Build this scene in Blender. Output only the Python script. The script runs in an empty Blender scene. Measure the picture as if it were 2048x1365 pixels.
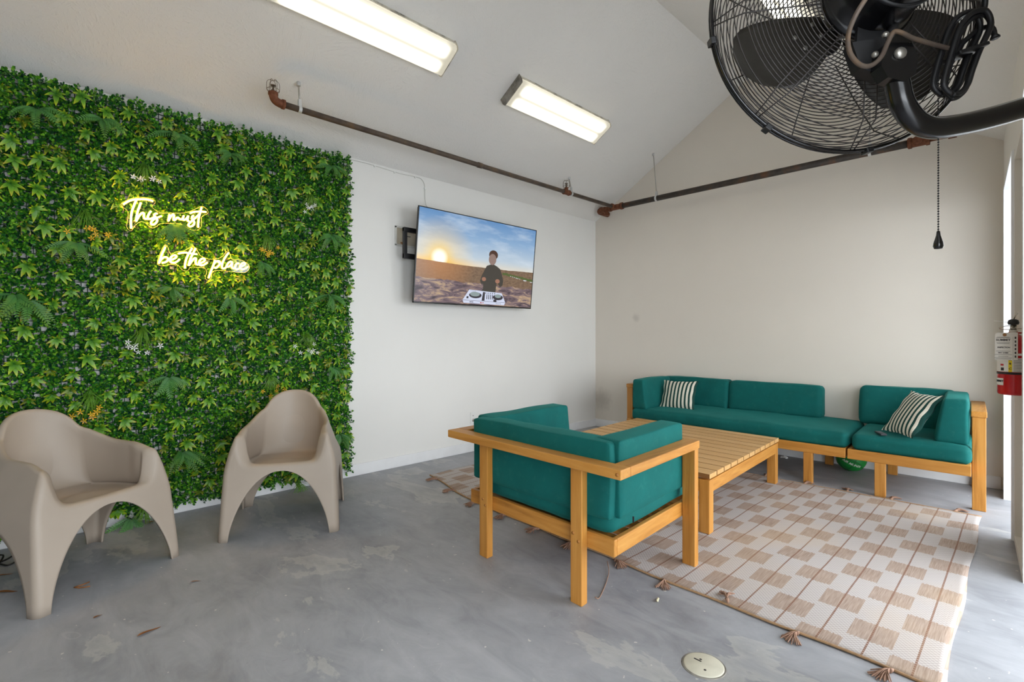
import bpy, bmesh, math, random
import numpy as np
from mathutils import Vector, Matrix, Euler
R = math.radians
rng = np.random.default_rng(7)
random.seed(7)
SC = bpy.context.scene
COL = SC.collection

# ---------------------------------------------------------------- camera
TH = R(45.8)
cam = bpy.data.cameras.new('camera'); co = bpy.data.objects.new('camera', cam); COL.objects.link(co)
co.location = (4.032, -5.474, 1.2); co.rotation_euler = (R(90), 0, TH)
cam.sensor_width = 36.0; cam.lens = 36.0*1006/2048; cam.shift_y = -(682.5-672)/2048
cam.clip_start = 0.02
SC.camera = co
# ---------------------------------------------------------------- sky and exposure
SC.view_settings.view_transform = 'Standard'; SC.view_settings.look = 'None'
SC.view_settings.gamma = 1.0; SC.view_settings.use_curve_mapping = False
SC.view_settings.exposure = 0.28
w = bpy.data.worlds.new('overcast_sky'); SC.world = w; w.use_nodes = True
bg = w.node_tree.nodes['Background']
bg.inputs[0].default_value = (0.90, 0.95, 1.0, 1); bg.inputs[1].default_value = 6.5
LAMP_POWER = 2.7        # brightness of the fluorescent diffusers
NEON_POWER = 32.0
def portal(loc, rot, sx, sy):
    l = bpy.data.lights.new('sky_portal', 'AREA'); l.shape = 'RECTANGLE'; l.size = sx; l.size_y = sy
    l.cycles.is_portal = True
    o = bpy.data.objects.new('sky_portal', l); COL.objects.link(o); o.location = loc; o.rotation_euler = rot

# ---------------------------------------------------------------- materials
def lin(c):
    return tuple(((x/255)/12.92 if x/255 <= .04045 else ((x/255+.055)/1.055)**2.4) for x in c)+(1,)
class N:
    """tiny node-graph helper"""
    def __init__(s, name):
        s.m = bpy.data.materials.new(name); s.m.use_nodes = True
        s.t = s.m.node_tree; s.b = s.t.nodes['Principled BSDF']
    def n(s, typ, **kw):
        x = s.t.nodes.new(typ)
        for k, v in kw.items(): setattr(x, k, v)
        return x
    def l(s, a, b): s.t.links.new(a, b)
    def coord(s, scale=(1,1,1), out='Object', rot=(0,0,0), loc=(0,0,0)):
        c = s.n('ShaderNodeTexCoord'); m = s.n('ShaderNodeMapping')
        m.inputs['Scale'].default_value = scale; m.inputs['Rotation'].default_value = rot; m.inputs['Location'].default_value = loc
        s.l(c.outputs[out], m.inputs[0]); return m.outputs[0]
    def noise(s, vec, scale, detail=3, rough=.5, dist=0):
        x = s.n('ShaderNodeTexNoise'); x.inputs['Scale'].default_value = scale; x.inputs['Detail'].default_value = detail
        x.inputs['Roughness'].default_value = rough; x.inputs['Distortion'].default_value = dist
        if vec is not None: s.l(vec, x.inputs['Vector'])
        return x.outputs['Fac']
    def ramp(s, fac, stops, interp='LINEAR'):
        x = s.n('ShaderNodeValToRGB'); x.color_ramp.interpolation = interp
        e = x.color_ramp.elements
        while len(e) < len(stops): e.new(.5)
        for i, (p, c) in enumerate(stops):
            e[i].position = p; e[i].color = c if len(c) == 4 else tuple(c)+(1,)
        s.l(fac, x.inputs[0]); return x.outputs[0]
    def mix(s, fac, a, b, mode='MIX'):
        x = s.n('ShaderNodeMix', data_type='RGBA', blend_type=mode)
        for sock, v in ((x.inputs[0], fac), (x.inputs[6], a), (x.inputs[7], b)):
            if isinstance(v, (int, float)): sock.default_value = v
            elif isinstance(v, tuple): sock.default_value = v
            else: s.l(v, sock)
        return x.outputs[2]
    def math(s, op, a, b=None, c=None):
        x = s.n('ShaderNodeMath', operation=op)
        for i, v in enumerate((a, b, c)):
            if v is None: continue
            if isinstance(v, (int, float)): x.inputs[i].default_value = v
            else: s.l(v, x.inputs[i])
        return x.outputs[0]
    def sep(s, vec):
        x = s.n('ShaderNodeSeparateXYZ'); s.l(vec, x.inputs[0]); return x.outputs
    def bump(s, h, strength=.3, dist=.01):
        x = s.n('ShaderNodeBump'); x.inputs['Strength'].default_value = strength; x.inputs['Distance'].default_value = dist
        s.l(h, x.inputs['Height']); s.l(x.outputs[0], s.b.inputs['Normal'])
    def set(s, col=None, rough=.6, metal=0, spec=.5, **kw):
        if col is not None:
            if isinstance(col, tuple): s.b.inputs['Base Color'].default_value = col
            else: s.l(col, s.b.inputs['Base Color'])
        if isinstance(rough, (int, float)): s.b.inputs['Roughness'].default_value = rough
        else: s.l(rough, s.b.inputs['Roughness'])
        s.b.inputs['Metallic'].default_value = metal; s.b.inputs['Specular IOR Level'].default_value = spec
        for k, v in kw.items(): s.b.inputs[k].default_value = v
        return s.m
B3 = lambda v: (v, v, v, 1)
M = {}
def plain(name, rgb, rough=.5, metal=0, spec=.5, var=.06, scale=12, bump=0, bscale=200):
    g = N(name); c = lin(rgb); v = g.coord()
    f = g.noise(v, scale, 4)
    lo = tuple(x*(1-var) for x in c[:3])+(1,); hi = tuple(min(1, x*(1+var)) for x in c[:3])+(1,)
    g.set(g.ramp(f, [(.3, lo), (.7, hi)]), rough, metal, spec)
    if bump: g.bump(g.noise(v, bscale, 3), bump, .002)
    M[name] = g.m; return g.m

def wall_mat(name, rgb, smudges=(), bump=.12, brushed=False):
    g = N(name); c = lin(rgb); v = g.coord()
    f = g.noise(v, 1.3, 4, .6)
    base = g.ramp(f, [(.3, tuple(x*.965 for x in c[:3])+(1,)), (.7, c)])
    for (x, y, z, rad, amt) in smudges:
        d = g.n('ShaderNodeVectorMath', operation='DISTANCE'); g.l(g.coord(), d.inputs[0]); d.inputs[1].default_value = (x, y, z)
        dd = g.math('ADD', d.outputs['Value'], g.math('MULTIPLY', g.math('SUBTRACT', g.noise(v, 18, 3), .5), rad*.9))
        k = g.ramp(dd, [(rad*.3, B3(amt)), (rad*1.1, B3(0))])
        base = g.mix(k, base, lin((120, 112, 104)))
    sp = g.ramp(g.noise(v, 46, 2), [(.79, B3(0)), (.81, B3(.25))])
    base = g.mix(sp, base, lin((120, 112, 104)))
    g.set(base, .62, 0, .3)
    if brushed:          # stomped drywall texture: short strokes in changing directions
        wv = g.n('ShaderNodeTexVoronoi'); wv.inputs['Scale'].default_value = 4.5; g.l(v, wv.inputs['Vector'])
        rot = g.n('ShaderNodeVectorRotate', rotation_type='EULER_XYZ'); g.l(v, rot.inputs['Vector'])
        sc = g.n('ShaderNodeVectorMath', operation='SCALE'); g.l(wv.outputs['Color'], sc.inputs[0]); sc.inputs['Scale'].default_value = 6.28
        g.l(sc.outputs[0], rot.inputs['Rotation'])
        mp = g.n('ShaderNodeMapping'); mp.inputs['Scale'].default_value = (11, 75, 75); g.l(rot.outputs[0], mp.inputs[0])
        h = g.noise(mp.outputs[0], 1.0, 3, .6, .6)
        h = g.ramp(h, [(.5, B3(0)), (.72, B3(1))])
        g.bump(h, bump, .006)
    else:
        g.bump(g.noise(v, 90, 3), bump, .003)
    M[name] = g.m
wall_mat('wall_paint_left', (236, 235, 231), [(0, -2.2, 2.25, .16, .0)])
wall_mat('wall_paint_back', (230, 223, 212), [(.618, 0, 1.424, .06, .22), (.10, 0, .36, .16, .28)])
wall_mat('wall_paint_right', (230, 226, 218))
wall_mat('ceiling_paint', (236, 234, 230), bump=.36, brushed=True)
plain('white_trim', (236, 237, 238), .4, var=.04, scale=6, bump=.05, bscale=60)
plain('jamb_white', (240, 242, 246), .45, var=.03, scale=5, bump=.3, bscale=60)

def floor_mat():
    g = N('polished_concrete'); v = g.coord()
    f = g.noise(v, .9, 6, .65, .6); f2 = g.noise(g.coord((1, 2.4, 1), rot=(0, 0, .5)), 3.0, 6, .7, .8)
    c = g.ramp(g.math('ADD', g.math('MULTIPLY', f, .55), g.math('MULTIPLY', f2, .45)),
               [(.34, lin((128, 130, 136))), (.5, lin((158, 160, 165))), (.66, lin((179, 180, 185)))])
    # worn paler patches with a hard edge
    p = g.noise(g.coord((1, 1.9, 1), rot=(0, 0, .35)), 1.15, 8, .62, .3)
    k = g.ramp(p, [(.585, B3(0)), (.6, B3(.4)), (.66, B3(.14))])
    c = g.mix(k, c, lin((202, 201, 194)))
    # fine chips and paint flecks
    fl = g.ramp(g.noise(v, 34, 2, .4), [(.745, B3(0)), (.765, B3(.75))])
    c = g.mix(fl, c, lin((222, 219, 210)))
    dk = g.ramp(g.noise(g.coord((1, 1, 1), loc=(9, 3, 0)), 21, 3, .6), [(.71, B3(0)), (.8, B3(.4))])
    c = g.mix(dk, c, lin((92, 88, 86)))
    # thin curved scratches
    sc = g.noise(v, 1.7, 2, .5, 1.2); ln = g.math('ABSOLUTE', g.math('SUBTRACT', sc, .52))
    msk = g.ramp(g.noise(g.coord(loc=(3, 5, 0)), 2.4, 2), [(.55, B3(0)), (.62, B3(.35))])
    s2 = g.mix(g.ramp(ln, [(.0, B3(1)), (.0022, B3(0))]), B3(0), msk)
    c = g.mix(s2, c, lin((190, 190, 190)))
    # chipped white patch near the hedge end and one under the armchair
    g.set(c, g.ramp(f2, [(.3, B3(.42)), (.7, B3(.62))]), 0, .4)
    g.bump(g.noise(v, 60, 5), .08, .002)
    M['concrete'] = g.m
floor_mat()
plain('garage_door', (112, 102, 92), .7)
plain('outdoor_paving', (176, 178, 180), .8)

def wood(axis, tones=((146, 92, 32), (190, 130, 56), (212, 156, 80)), nm='teak'):
    g = N(nm+'_'+axis)
    a = 2.2; b = 34
    s = {'x': (a, b, b), 'y': (b, a, b), 'z': (b, b, a)}[axis]
    v = g.coord(s)
    f = g.noise(v, 1.0, 5, .62, .7)
    s2 = {'x': (.8, 6, 6), 'y': (6, .8, 6), 'z': (6, 6, .8)}[axis]
    f2 = g.noise(g.coord(s2), 1.0, 2, .5, .3)
    oi = g.n('ShaderNodeObjectInfo')
    t = g.math('ADD', g.math('MULTIPLY', f, .6), g.math('ADD', g.math('MULTIPLY', f2, .35), g.math('MULTIPLY', oi.outputs['Random'], .10)))
    c = g.ramp(t, [(.30, lin(tones[0])), (.5, lin(tones[1])), (.72, lin(tones[2]))])
    g.set(c, .42, 0, .45); g.bump(f, .05, .002)
    M[nm+'_'+axis] = g.m
for ax in 'xyz': wood(ax)
for ax in 'xy': wood(ax, ((182, 134, 74), (204, 158, 98), (218, 178, 122)), 'weathered_teak')

plain('slat_side', (134, 90, 46), .6)
def fabric(name, rgb, dusty=.12):
    g = N(name); v = g.coord(); c = lin(rgb)
    f = g.noise(v, 7, 4, .6)
    col = g.ramp(f, [(.3, tuple(x*.88 for x in c[:3])+(1,)), (.7, tuple(x*1.08 for x in c[:3])+(1,))])
    du = g.ramp(g.noise(g.coord((1, 1, 1), loc=(4, 2, 7)), 22, 4, .7), [(.55, B3(0)), (.8, B3(dusty))])
    col = g.mix(du, col, lin((92, 158, 140)))
    g.set(col, .82, 0, .25); g.b.inputs['Sheen Weight'].default_value = .25; g.b.inputs['Sheen Roughness'].default_value = .4
    g.b.inputs['Sheen Tint'].default_value = lin((60, 170, 160))
    h = g.math('ADD', g.noise(v, 420, 2), g.math('MULTIPLY', g.noise(v, 9, 3), 1.2))
    g.bump(h, .18, .004); M[name] = g.m
fabric('teal_canvas', (6, 94, 90))
def stripes():
    g = N('striped_canvas'); s = g.sep(g.coord(out='UV'))
    k = g.math('FRACT', g.math('MULTIPLY', s[0], 9.0))
    st = g.ramp(k, [(.0, B3(1)), (.52, B3(1)), (.54, B3(0)), (.98, B3(0))])
    g.set(g.mix(st, lin((24, 66, 60)), lin((226, 222, 206))), .8, 0, .25)
    g.bump(g.noise(g.coord(), 300, 2), .15, .002); M['striped'] = g.m
stripes()
def plastic():
    g = N('taupe_plastic'); v = g.coord()
    g.set(g.ramp(g.noise(v, 3, 3), [(.3, lin((166, 153, 139))), (.7, lin((174, 161, 147)))]), .47, 0, .42)
    g.bump(g.noise(v, 500, 2), .12, .0015); M['taupe'] = g.m
plastic()
plain('matte_black', (24, 24, 26), .45, var=.1)
plain('gloss_black', (13, 13, 15), .22, var=.1, spec=.6)
plain('guard_wire', (58, 54, 52), .4, .3, var=.1)
plain('blade_grey', (54, 51, 46), .38, .2, var=.2)
plain('black_rubber', (18, 18, 21), .5, var=.1)
plain('zinc', (176, 172, 164), .35, .8)
plain('galvanized', (205, 206, 205), .45, .3)
plain('wire_rust', (120, 104, 88), .5, .5)
plain('white_plastic', (233, 233, 230), .4, var=.02)
plain('outlet_slot', (60, 58, 56), .5)
plain('cable_white', (214, 213, 207), .5)
def rusty(name, a, b, c, sc=14, rough=.6, metal=.2):
    g = N(name); v = g.coord(); f = g.noise(v, sc, 6, .65)
    g.set(g.ramp(f, [(.3, lin(a)), (.52, lin(b)), (.72, lin(c))]), rough, metal, .4)
    g.bump(g.noise(v, 90, 4), .2, .003); M[name] = g.m
rusty('pipe_steel', (72, 60, 54), (92, 80, 70), (118, 92, 66), 9)
rusty('pipe_dark', (50, 45, 42), (70, 64, 58), (106, 72, 48), 7)
rusty('rust_fitting', (86, 50, 32), (114, 68, 44), (138, 92, 66), 30, .75, .1)
rusty('fixture_enamel', (98, 92, 84), (206, 200, 184), (226, 222, 210), 9, .5, 0)
rusty('fixture_end', (70, 66, 62), (150, 146, 138), (178, 174, 166), 11, .55, .2)

def leafmat(name, stops, rough=.38):
    g = N(name)
    geo = g.n('ShaderNodeNewGeometry')
    g.set(g.ramp(geo.outputs['Random Per Island'], [(p, lin(c)) for p, c in stops]), rough, 0, .5)
    M[name] = g.m
leafmat('boxwood_leaf', [(0, (14, 58, 42)), (.2, (22, 80, 42)), (.42, (40, 112, 34)), (.64, (70, 146, 34)), (.86, (116, 184, 44)), (1, (150, 204, 64))], .3)
def tipmat(name, base, mid, tip, tips2, rough=.4):
    g = N(name); a = g.n('ShaderNodeAttribute', attribute_name='tip'); oi = g.n('ShaderNodeObjectInfo')
    c1 = g.ramp(a.outputs['Fac'], [(0, lin(base)), (.55, lin(mid)), (1, lin(tip))])
    c2 = g.ramp(a.outputs['Fac'], [(0, lin(base)), (.5, lin(mid)), (1, lin(tips2))])
    k = g.ramp(oi.outputs['Random'], [(.5, B3(0)), (.95, B3(1))])
    g.set(g.mix(k, c1, c2), rough, 0, .45); M[name] = g.m
tipmat('rosette_leaf', (36, 104, 40), (104, 158, 32), (202, 208, 34), (186, 150, 22))
tipmat('rosette_olive', (44, 96, 34), (112, 136, 28), (184, 160, 24), (184, 160, 24))
tipmat('fern_leaf', (38, 90, 42), (60, 120, 48), (84, 138, 50), (100, 132, 44), .5)
tipmat('grass_blade', (62, 112, 30), (92, 140, 34), (122, 158, 48), (118, 150, 40), .45)
plain('flower_white', (240, 240, 238), .5); plain('flower_yellow', (236, 178, 12), .5)
plain('panel_grid', (34, 62, 44), .6)
plain('dry_leaf', (150, 96, 48), .7, var=.25, scale=60)
plain('cream_chip', (222, 212, 180), .6)
plain('red_enamel', (186, 18, 24), .25, var=.05)
plain('chrome', (196, 190, 178), .25, .9)
plain('paper_label', (226, 222, 214), .6, var=.03)
plain('yellow_label', (232, 206, 24), .6)
plain('ink', (40, 38, 40), .7)
plain('red_ink', (190, 40, 40), .7)
plain('brown_card', (158, 112, 66), .7)
plain('ball_green', (12, 128, 48), .45, bump=.3, bscale=320)
plain('ball_seam', (8, 82, 34), .5)
plain('ball_white', (214, 222, 210), .5)
plain('tassel_yarn', (158, 124, 104), .85, var=.15, scale=80)
plain('rug_binding', (172, 138, 102), .85, var=.15, scale=60, bump=.4, bscale=400)
plain('cover_cream', (212, 208, 190), .55, var=.08, scale=18, bump=.1, bscale=40)
plain('wood_plug', (176, 116, 50), .45)
plain('remote_body', (52, 54, 60), .4)
plain('remote_key', (110, 112, 118), .5)

def acrylic():
    g = N('clear_acrylic'); t = g.n('ShaderNodeBsdfTransparent'); gl = g.n('ShaderNodeBsdfGlossy'); gl.inputs['Roughness'].default_value = .05
    mx = g.n('ShaderNodeMixShader'); mx.inputs[0].default_value = .04
    t.inputs[0].default_value = (.97, .97, .95, 1)
    g.l(t.outputs[0], mx.inputs[1]); g.l(gl.outputs[0], mx.inputs[2])
    g.l(mx.outputs[0], g.t.nodes['Material Output'].inputs[0]); M['acrylic'] = g.m
acrylic()
plain('acrylic_edge', (236, 222, 150), .2)
def emit(name, rgb, strength):
    g = N(name); g.set(lin((30, 30, 30)), .6)
    g.b.inputs['Emission Color'].default_value = rgb; g.b.inputs['Emission Strength'].default_value = strength
    M[name] = g.m
emit('neon_tube', (1.0, .50, .035, 1), NEON_POWER)
def diffuser():
    # the two tubes behind the prismatic lens glow as two soft bands that stop short of the ends
    g = N('lamp_diffuser'); s = g.sep(g.coord())
    bx = g.math('ABSOLUTE', g.math('SUBTRACT', g.math('ABSOLUTE', s[0]), .062))
    band = g.ramp(bx, [(.0, B3(1)), (.026, B3(.8)), (.052, B3(.16)), (.064, B3(.07))])
    ey = g.math('ABSOLUTE', s[1])
    end = g.ramp(ey, [(.52, B3(1)), (.60, B3(.0))], 'EASE')
    k = g.math('MULTIPLY', band, end)
    e = g.math('ADD', g.math('MULTIPLY', k, LAMP_POWER), .50)
    col = g.ramp(k, [(0, (1, .93, .74, 1)), (.6, (1, .97, .86, 1))])
    g.set(lin((60, 60, 54)), .4)
    g.l(col, g.b.inputs['Emission Color']); g.l(e, g.b.inputs['Emission Strength']); M['diffuser'] = g.m
diffuser()

# ---------------------------------------------------------------- mesh helpers
class MB:
    """collects boxes, tubes, lathes and sheets, then links them as ONE mesh object"""
    def __init__(s): s.v = []; s.f = []; s.sm = []; s.att = []; s.uv = None
    def add(s, vs, fs, smooth=False, att=None):
        o = len(s.v); s.v += [tuple(p) for p in vs]; s.f += [tuple(i+o for i in f) for f in fs]; s.sm += [smooth]*len(fs)
        s.att += list(att) if att is not None else [0.0]*len(vs)
        return s
    def box(s, x0, x1, y0, y1, z0, z1, bev=.004, xf=None):
        b = bmesh.new(); bmesh.ops.create_cube(b, size=1)
        for v in b.verts: v.co = Vector(((x0+x1)/2+v.co.x*(x1-x0), (y0+y1)/2+v.co.y*(y1-y0), (z0+z1)/2+v.co.z*(z1-z0)))
        if bev: bmesh.ops.bevel(b, geom=b.edges[:], offset=bev, segments=2, affect='EDGES', profile=.5)
        b.verts.index_update()
        vs = [tuple(v.co) for v in b.verts]
        if xf: vs = [xf(*p) for p in vs]
        s.add(vs, [[v.index for v in f.verts] for f in b.faces]); b.free(); return s
    def prism(s, poly, z0, z1, axis='z'):
        n = len(poly); mk = {'z': lambda p, z: (p[0], p[1], z), 'x': lambda p, z: (z, p[0], p[1]), 'y': lambda p, z: (p[0], z, p[1])}[axis]
        vs = [mk(p, z0) for p in poly]+[mk(p, z1) for p in poly]
        return s.add(vs, [list(range(n))[::-1], list(range(n, 2*n))]+[[i, (i+1) % n, n+(i+1) % n, n+i] for i in range(n)])
    def tube(s, pts, r, seg=10, closed=False, caps=True):
        pts = [Vector(p) for p in pts]; n = len(pts)
        rs = r if isinstance(r, (list, tuple)) else [r]*n
        T = []
        for i in range(n):
            if closed: d = pts[(i+1) % n]-pts[i-1]
            else: d = pts[min(i+1, n-1)]-pts[max(i-1, 0)]
            T.append(d.normalized() if d.length > 1e-9 else Vector((0, 0, 1)))
        u = T[0].orthogonal().normalized(); vs = []
        for i in range(n):
            if i: u = (u-T[i]*u.dot(T[i])); u = u.normalized() if u.length > 1e-6 else T[i].orthogonal().normalized()
            w2 = T[i].cross(u)
            for k in range(seg):
                a = 2*math.pi*k/seg; vs.append(tuple(pts[i]+(u*math.cos(a)+w2*math.sin(a))*rs[i]))
        fs = []
        for i in range(n if closed else n-1):
            j = (i+1) % n
            for k in range(seg):
                k2 = (k+1) % seg; fs.append([i*seg+k, i*seg+k2, j*seg+k2, j*seg+k])
        if caps and not closed: fs += [list(range(seg))[::-1], [(n-1)*seg+k for k in range(seg)]]
        return s.add(vs, fs, True)
    def cyl(s, a, b, r, seg=16): return s.tube([a, b], r, seg)
    def lathe(s, prof, seg=32, mat=None):
        vs = []; fs = []; n = len(prof)
        for (r, z) in prof:
            for k in range(seg):
                a = 2*math.pi*k/seg; vs.append(Vector((r*math.cos(a), r*math.sin(a), z)))
        for i in range(n-1):
            for k in range(seg):
                k2 = (k+1) % seg; fs.append([i*seg+k, i*seg+k2, (i+1)*seg+k2, (i+1)*seg+k])
        fs += [list(range(seg))[::-1], [(n-1)*seg+k for k in range(seg)]]
        if mat is not None: vs = [mat @ v for v in vs]
        return s.add([tuple(v) for v in vs], fs, True)
    def build(s, name, mat, parent=None, flat=False):
        me = bpy.data.meshes.new(name); me.from_pydata(s.v, [], s.f)
        me.polygons.foreach_set('use_smooth', [False]*len(s.f) if flat else s.sm)
        if any(s.att):
            a = me.attributes.new('tip', 'FLOAT', 'POINT'); a.data.foreach_set('value', s.att)
        me.materials.append(M[mat] if isinstance(mat, str) else mat); me.update()
        bm = bmesh.new(); bm.from_mesh(me); bmesh.ops.recalc_face_normals(bm, faces=bm.faces[:]); bm.to_mesh(me); bm.free()
        return link(name, me, parent)
def link(name, me, parent=None):
    o = bpy.data.objects.new(name, me); COL.objects.link(o)
    if parent is not None: o.parent = parent
    return o
def tag(o, label=None, cat=None, group=None, kind=None):
    for k, v in (('label', label), ('category', cat), ('group', group), ('kind', kind)):
        if v: o[k] = v
    return o
def thing(name, label, cat, loc=(0, 0, 0), rot=(0, 0, 0), group=None):
    o = bpy.data.objects.new(name, None); COL.objects.link(o); o.empty_display_size = .1
    o.location = loc; o.rotation_euler = rot; return tag(o, label, cat, group)
def struct(o): o['kind'] = 'structure'; return o
def instance(src, name, parent, loc, rot, scale=1.0):
    c = src.copy(); c.name = name; COL.objects.link(c); c.parent = parent; c.location = loc; c.rotation_euler = rot
    c.scale = (scale,)*3 if not isinstance(scale, tuple) else scale; return c
def smooth_curve(pts, sub=6):
    P = [np.array(p, float) for p in pts]; P = [2*P[0]-P[1]]+P+[2*P[-1]-P[-2]]; out = []
    for i in range(1, len(P)-2):
        for k in range(sub):
            t = k/sub; a, b, c, d = P[i-1], P[i], P[i+1], P[i+2]
            out.append(.5*(2*b+(c-a)*t+(2*a-5*b+4*c-d)*t*t+(3*b-a-3*c+d)*t**3))
    out.append(P[-2]); return [tuple(p) for p in out]
def text_mesh(name, body, size, mat, parent, loc, rot, depth=.0006, shear=0, bold=0, align='CENTER', sx=1):
    cu = bpy.data.curves.new(name, 'FONT'); cu.body = body; cu.size = size; cu.align_x = align; cu.align_y = 'CENTER'
    cu.extrude = depth; cu.shear = shear; cu.offset = bold; cu.resolution_u = 3
    t = bpy.data.objects.new(name, cu); COL.objects.link(t)
    me = bpy.data.meshes.new_from_object(t); bpy.data.objects.remove(t)
    me.materials.clear(); me.materials.append(M[mat])
    o = link(name, me, parent); o.location = loc; o.rotation_euler = rot; o.scale = (sx, 1, 1); return o
def cushion(hx, hy, hz, r=.03, bulge=(.0, .0, .012), n=(22, 22, 12), wedge=None, seed=0, wr=.002):
    """rounded, puffed box of half sizes hx hy hz"""
    rg = np.random.default_rng(seed); ph = rg.uniform(0, 6.28, 8)
    vs = {}; V = []; F = []
    def vid(p):
        k = tuple(round(c, 5) for c in p)
        if k not in vs: vs[k] = len(V); V.append(np.array(p, float))
        return vs[k]
    for ax in range(3):
        a, b = [i for i in range(3) if i != ax]
        for sg in (-1, 1):
            for i in range(n[a]):
                for j in range(n[b]):
                    q = []
                    for (di, dj) in ((0, 0), (1, 0), (1, 1), (0, 1)):
                        p = [0, 0, 0]; p[ax] = sg; p[a] = -1+2*(i+di)/n[a]; p[b] = -1+2*(j+dj)/n[b]; q.append(vid(p))
                    F.append(q)
    H = np.array((hx, hy, hz)); out = []
    for p in V:
        # denser near the rim so that the rounding is smooth
        e = np.sign(p)*(1-(1-np.abs(p))**1.35)
        x = e*H; c = np.clip(x, -(H-r), H-r); d = x-c; L = np.linalg.norm(d)
        y = c+(d/L*r if L > 1e-9 else 0)
        u = np.abs(e)
        f = [np.sqrt(max(0, (1-u[1]**2)*(1-u[2]**2))), np.sqrt(max(0, (1-u[0]**2)*(1-u[2]**2))), np.sqrt(max(0, (1-u[0]**2)*(1-u[1]**2)))]
        for k in range(3): y[k] += bulge[k]*e[k]*f[k]
        y = y+wr*np.array([math.sin(9*y[1]+14*y[2]+ph[0]), math.sin(11*y[0]+8*y[2]+ph[1]), math.sin(10*y[0]+13*y[1]+ph[2])+.6*math.sin(31*y[0]+ph[3])*math.sin(17*y[1]+ph[4])])
        if wedge: y = wedge(y, e)
        out.append(tuple(y))
    m = MB(); m.add(out, F, True); return m

# ---------------------------------------------------------------- the room
def quad(m, a, b, c, d): return m.add([a, b, c, d], [[0, 1, 2, 3]])
YF = -8.8                          # front of the garage, behind the camera
def xr(y): return 3.894-.058*y    # inner face of the right wall, slightly splayed
EZ = 2.72; RZ = 3.90; RX = 1.94
struct(MB().box(-.2, 4.6, YF-.1, .2, -.12, 0, 0).build('floor', 'concrete'))
struct(MB().box(-.15, 0, YF, .15, 0, 2.9, 0).build('wall_left', 'wall_paint_left'))
m = MB(); m.prism([(-.15, 0), (4.6, 0), (4.6, 2.75), (3.893, EZ+.02), (RX, RZ+.05), (0, EZ+.02), (-.15, 2.75)], 0, .15, 'y')
struct(m.build('wall_back', 'wall_paint_back'))
# ceiling: two sloping boards 6 cm thick that meet at the ridge
m = MB()
for (xa0, za0, xa1, za1) in ((0, EZ, 0, EZ),):
    pass
yb, yf = .0, YF
Lb, Lf = (0, yb, EZ), (0, yf, EZ); Rb, Rf = (RX, yb, RZ), (RX, yf, RZ); Eb, Ef = (xr(0), yb, EZ), (xr(YF), yf, EZ)
up = lambda p: (p[0], p[1], p[2]+.08)
for a, b, c, d in ((Lb, Lf, Rf, Rb), (Rb, Rf, Ef, Eb)):
    m.add([a, b, c, d, up(a), up(b), up(c), up(d)], [[0, 1, 2, 3], [7, 6, 5, 4], [0, 4, 5, 1], [1, 5, 6, 2], [2, 6, 7, 3], [3, 7, 4, 0]])
struct(m.build('ceiling', 'ceiling_paint'))
# right wall: stub, doorway, pier, wide opening, pier that carries the fan, wide opening, with a header over all
def wallseg(m, y0, y1, z0, z1, t=.10, o=0):
    x0, x1 = xr(y0)+o, xr(y1)+o; t -= o
    vs = [(x0, y0, z0), (x1, y1, z0), (x1+t, y1, z0), (x0+t, y0, z0), (x0, y0, z1), (x1, y1, z1), (x1+t, y1, z1), (x0+t, y0, z1)]
    m.add(vs, [[0, 1, 2, 3], [4, 7, 6, 5], [0, 4, 5, 1], [1, 5, 6, 2], [2, 6, 7, 3], [3, 7, 4, 0]])
m = MB()
DZ = 2.27
wallseg(m, 0, -.30, 0, EZ+.05); wallseg(m, -.30, -1.32, DZ+.02, EZ+.05); wallseg(m, -1.32, -1.98, DZ-.05, EZ+.05); wallseg(m, -1.36, -1.94, 0, DZ-.05, o=.085); wallseg(m, -1.32, -1.36, 0, DZ-.05); wallseg(m, -1.94, -1.98, 0, DZ-.05); wallseg(m, -1.36, -1.94, 0, .04)
wallseg(m, -1.98, -3.35, DZ+.1, EZ+.05); wallseg(m, -3.35, -4.25, 0, EZ+.05); wallseg(m, -4.25, -6.1, DZ+.1, EZ+.05); wallseg(m, -6.1, YF, 0, EZ+.05)
struct(m.build('wall_right', 'wall_paint_right'))
# front wall behind the camera
m = MB(); m.prism([(-.15, 0), (4.6, 0), (4.6, 2.75), (xr(YF), EZ+.02), (RX, RZ+.05), (-.15, EZ)], YF-.15, YF, 'y')
struct(m.build('wall_front', 'wall_paint_right'))
# door casings and jamb linings of the doorway
def jamb(name, y0, y1, z0, z1, t0=-.012, t1=.112):
    m = MB(); x0, x1 = xr(y0), xr(y1)
    vs = [(x0+t0, y0, z0), (x1+t0, y1, z0), (x1+t1, y1, z0), (x0+t1, y0, z0), (x0+t0, y0, z1), (x1+t0, y1, z1), (x1+t1, y1, z1), (x0+t1, y0, z1)]
    m.add(vs, [[0, 1, 2, 3], [4, 7, 6, 5], [0, 4, 5, 1], [1, 5, 6, 2], [2, 6, 7, 3], [3, 7, 4, 0]])
    return struct(m.build(name, 'jamb_white'))
jamb('trim_1', -.30, -.325, 0, DZ+.02); jamb('trim_2', -1.295, -1.32, 0, DZ+.02); jamb('trim_3', -.325, -1.295, DZ-.005, DZ+.02)
jamb('trim_4', -1.98, -2.0, 0, DZ+.1, .001)
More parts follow.
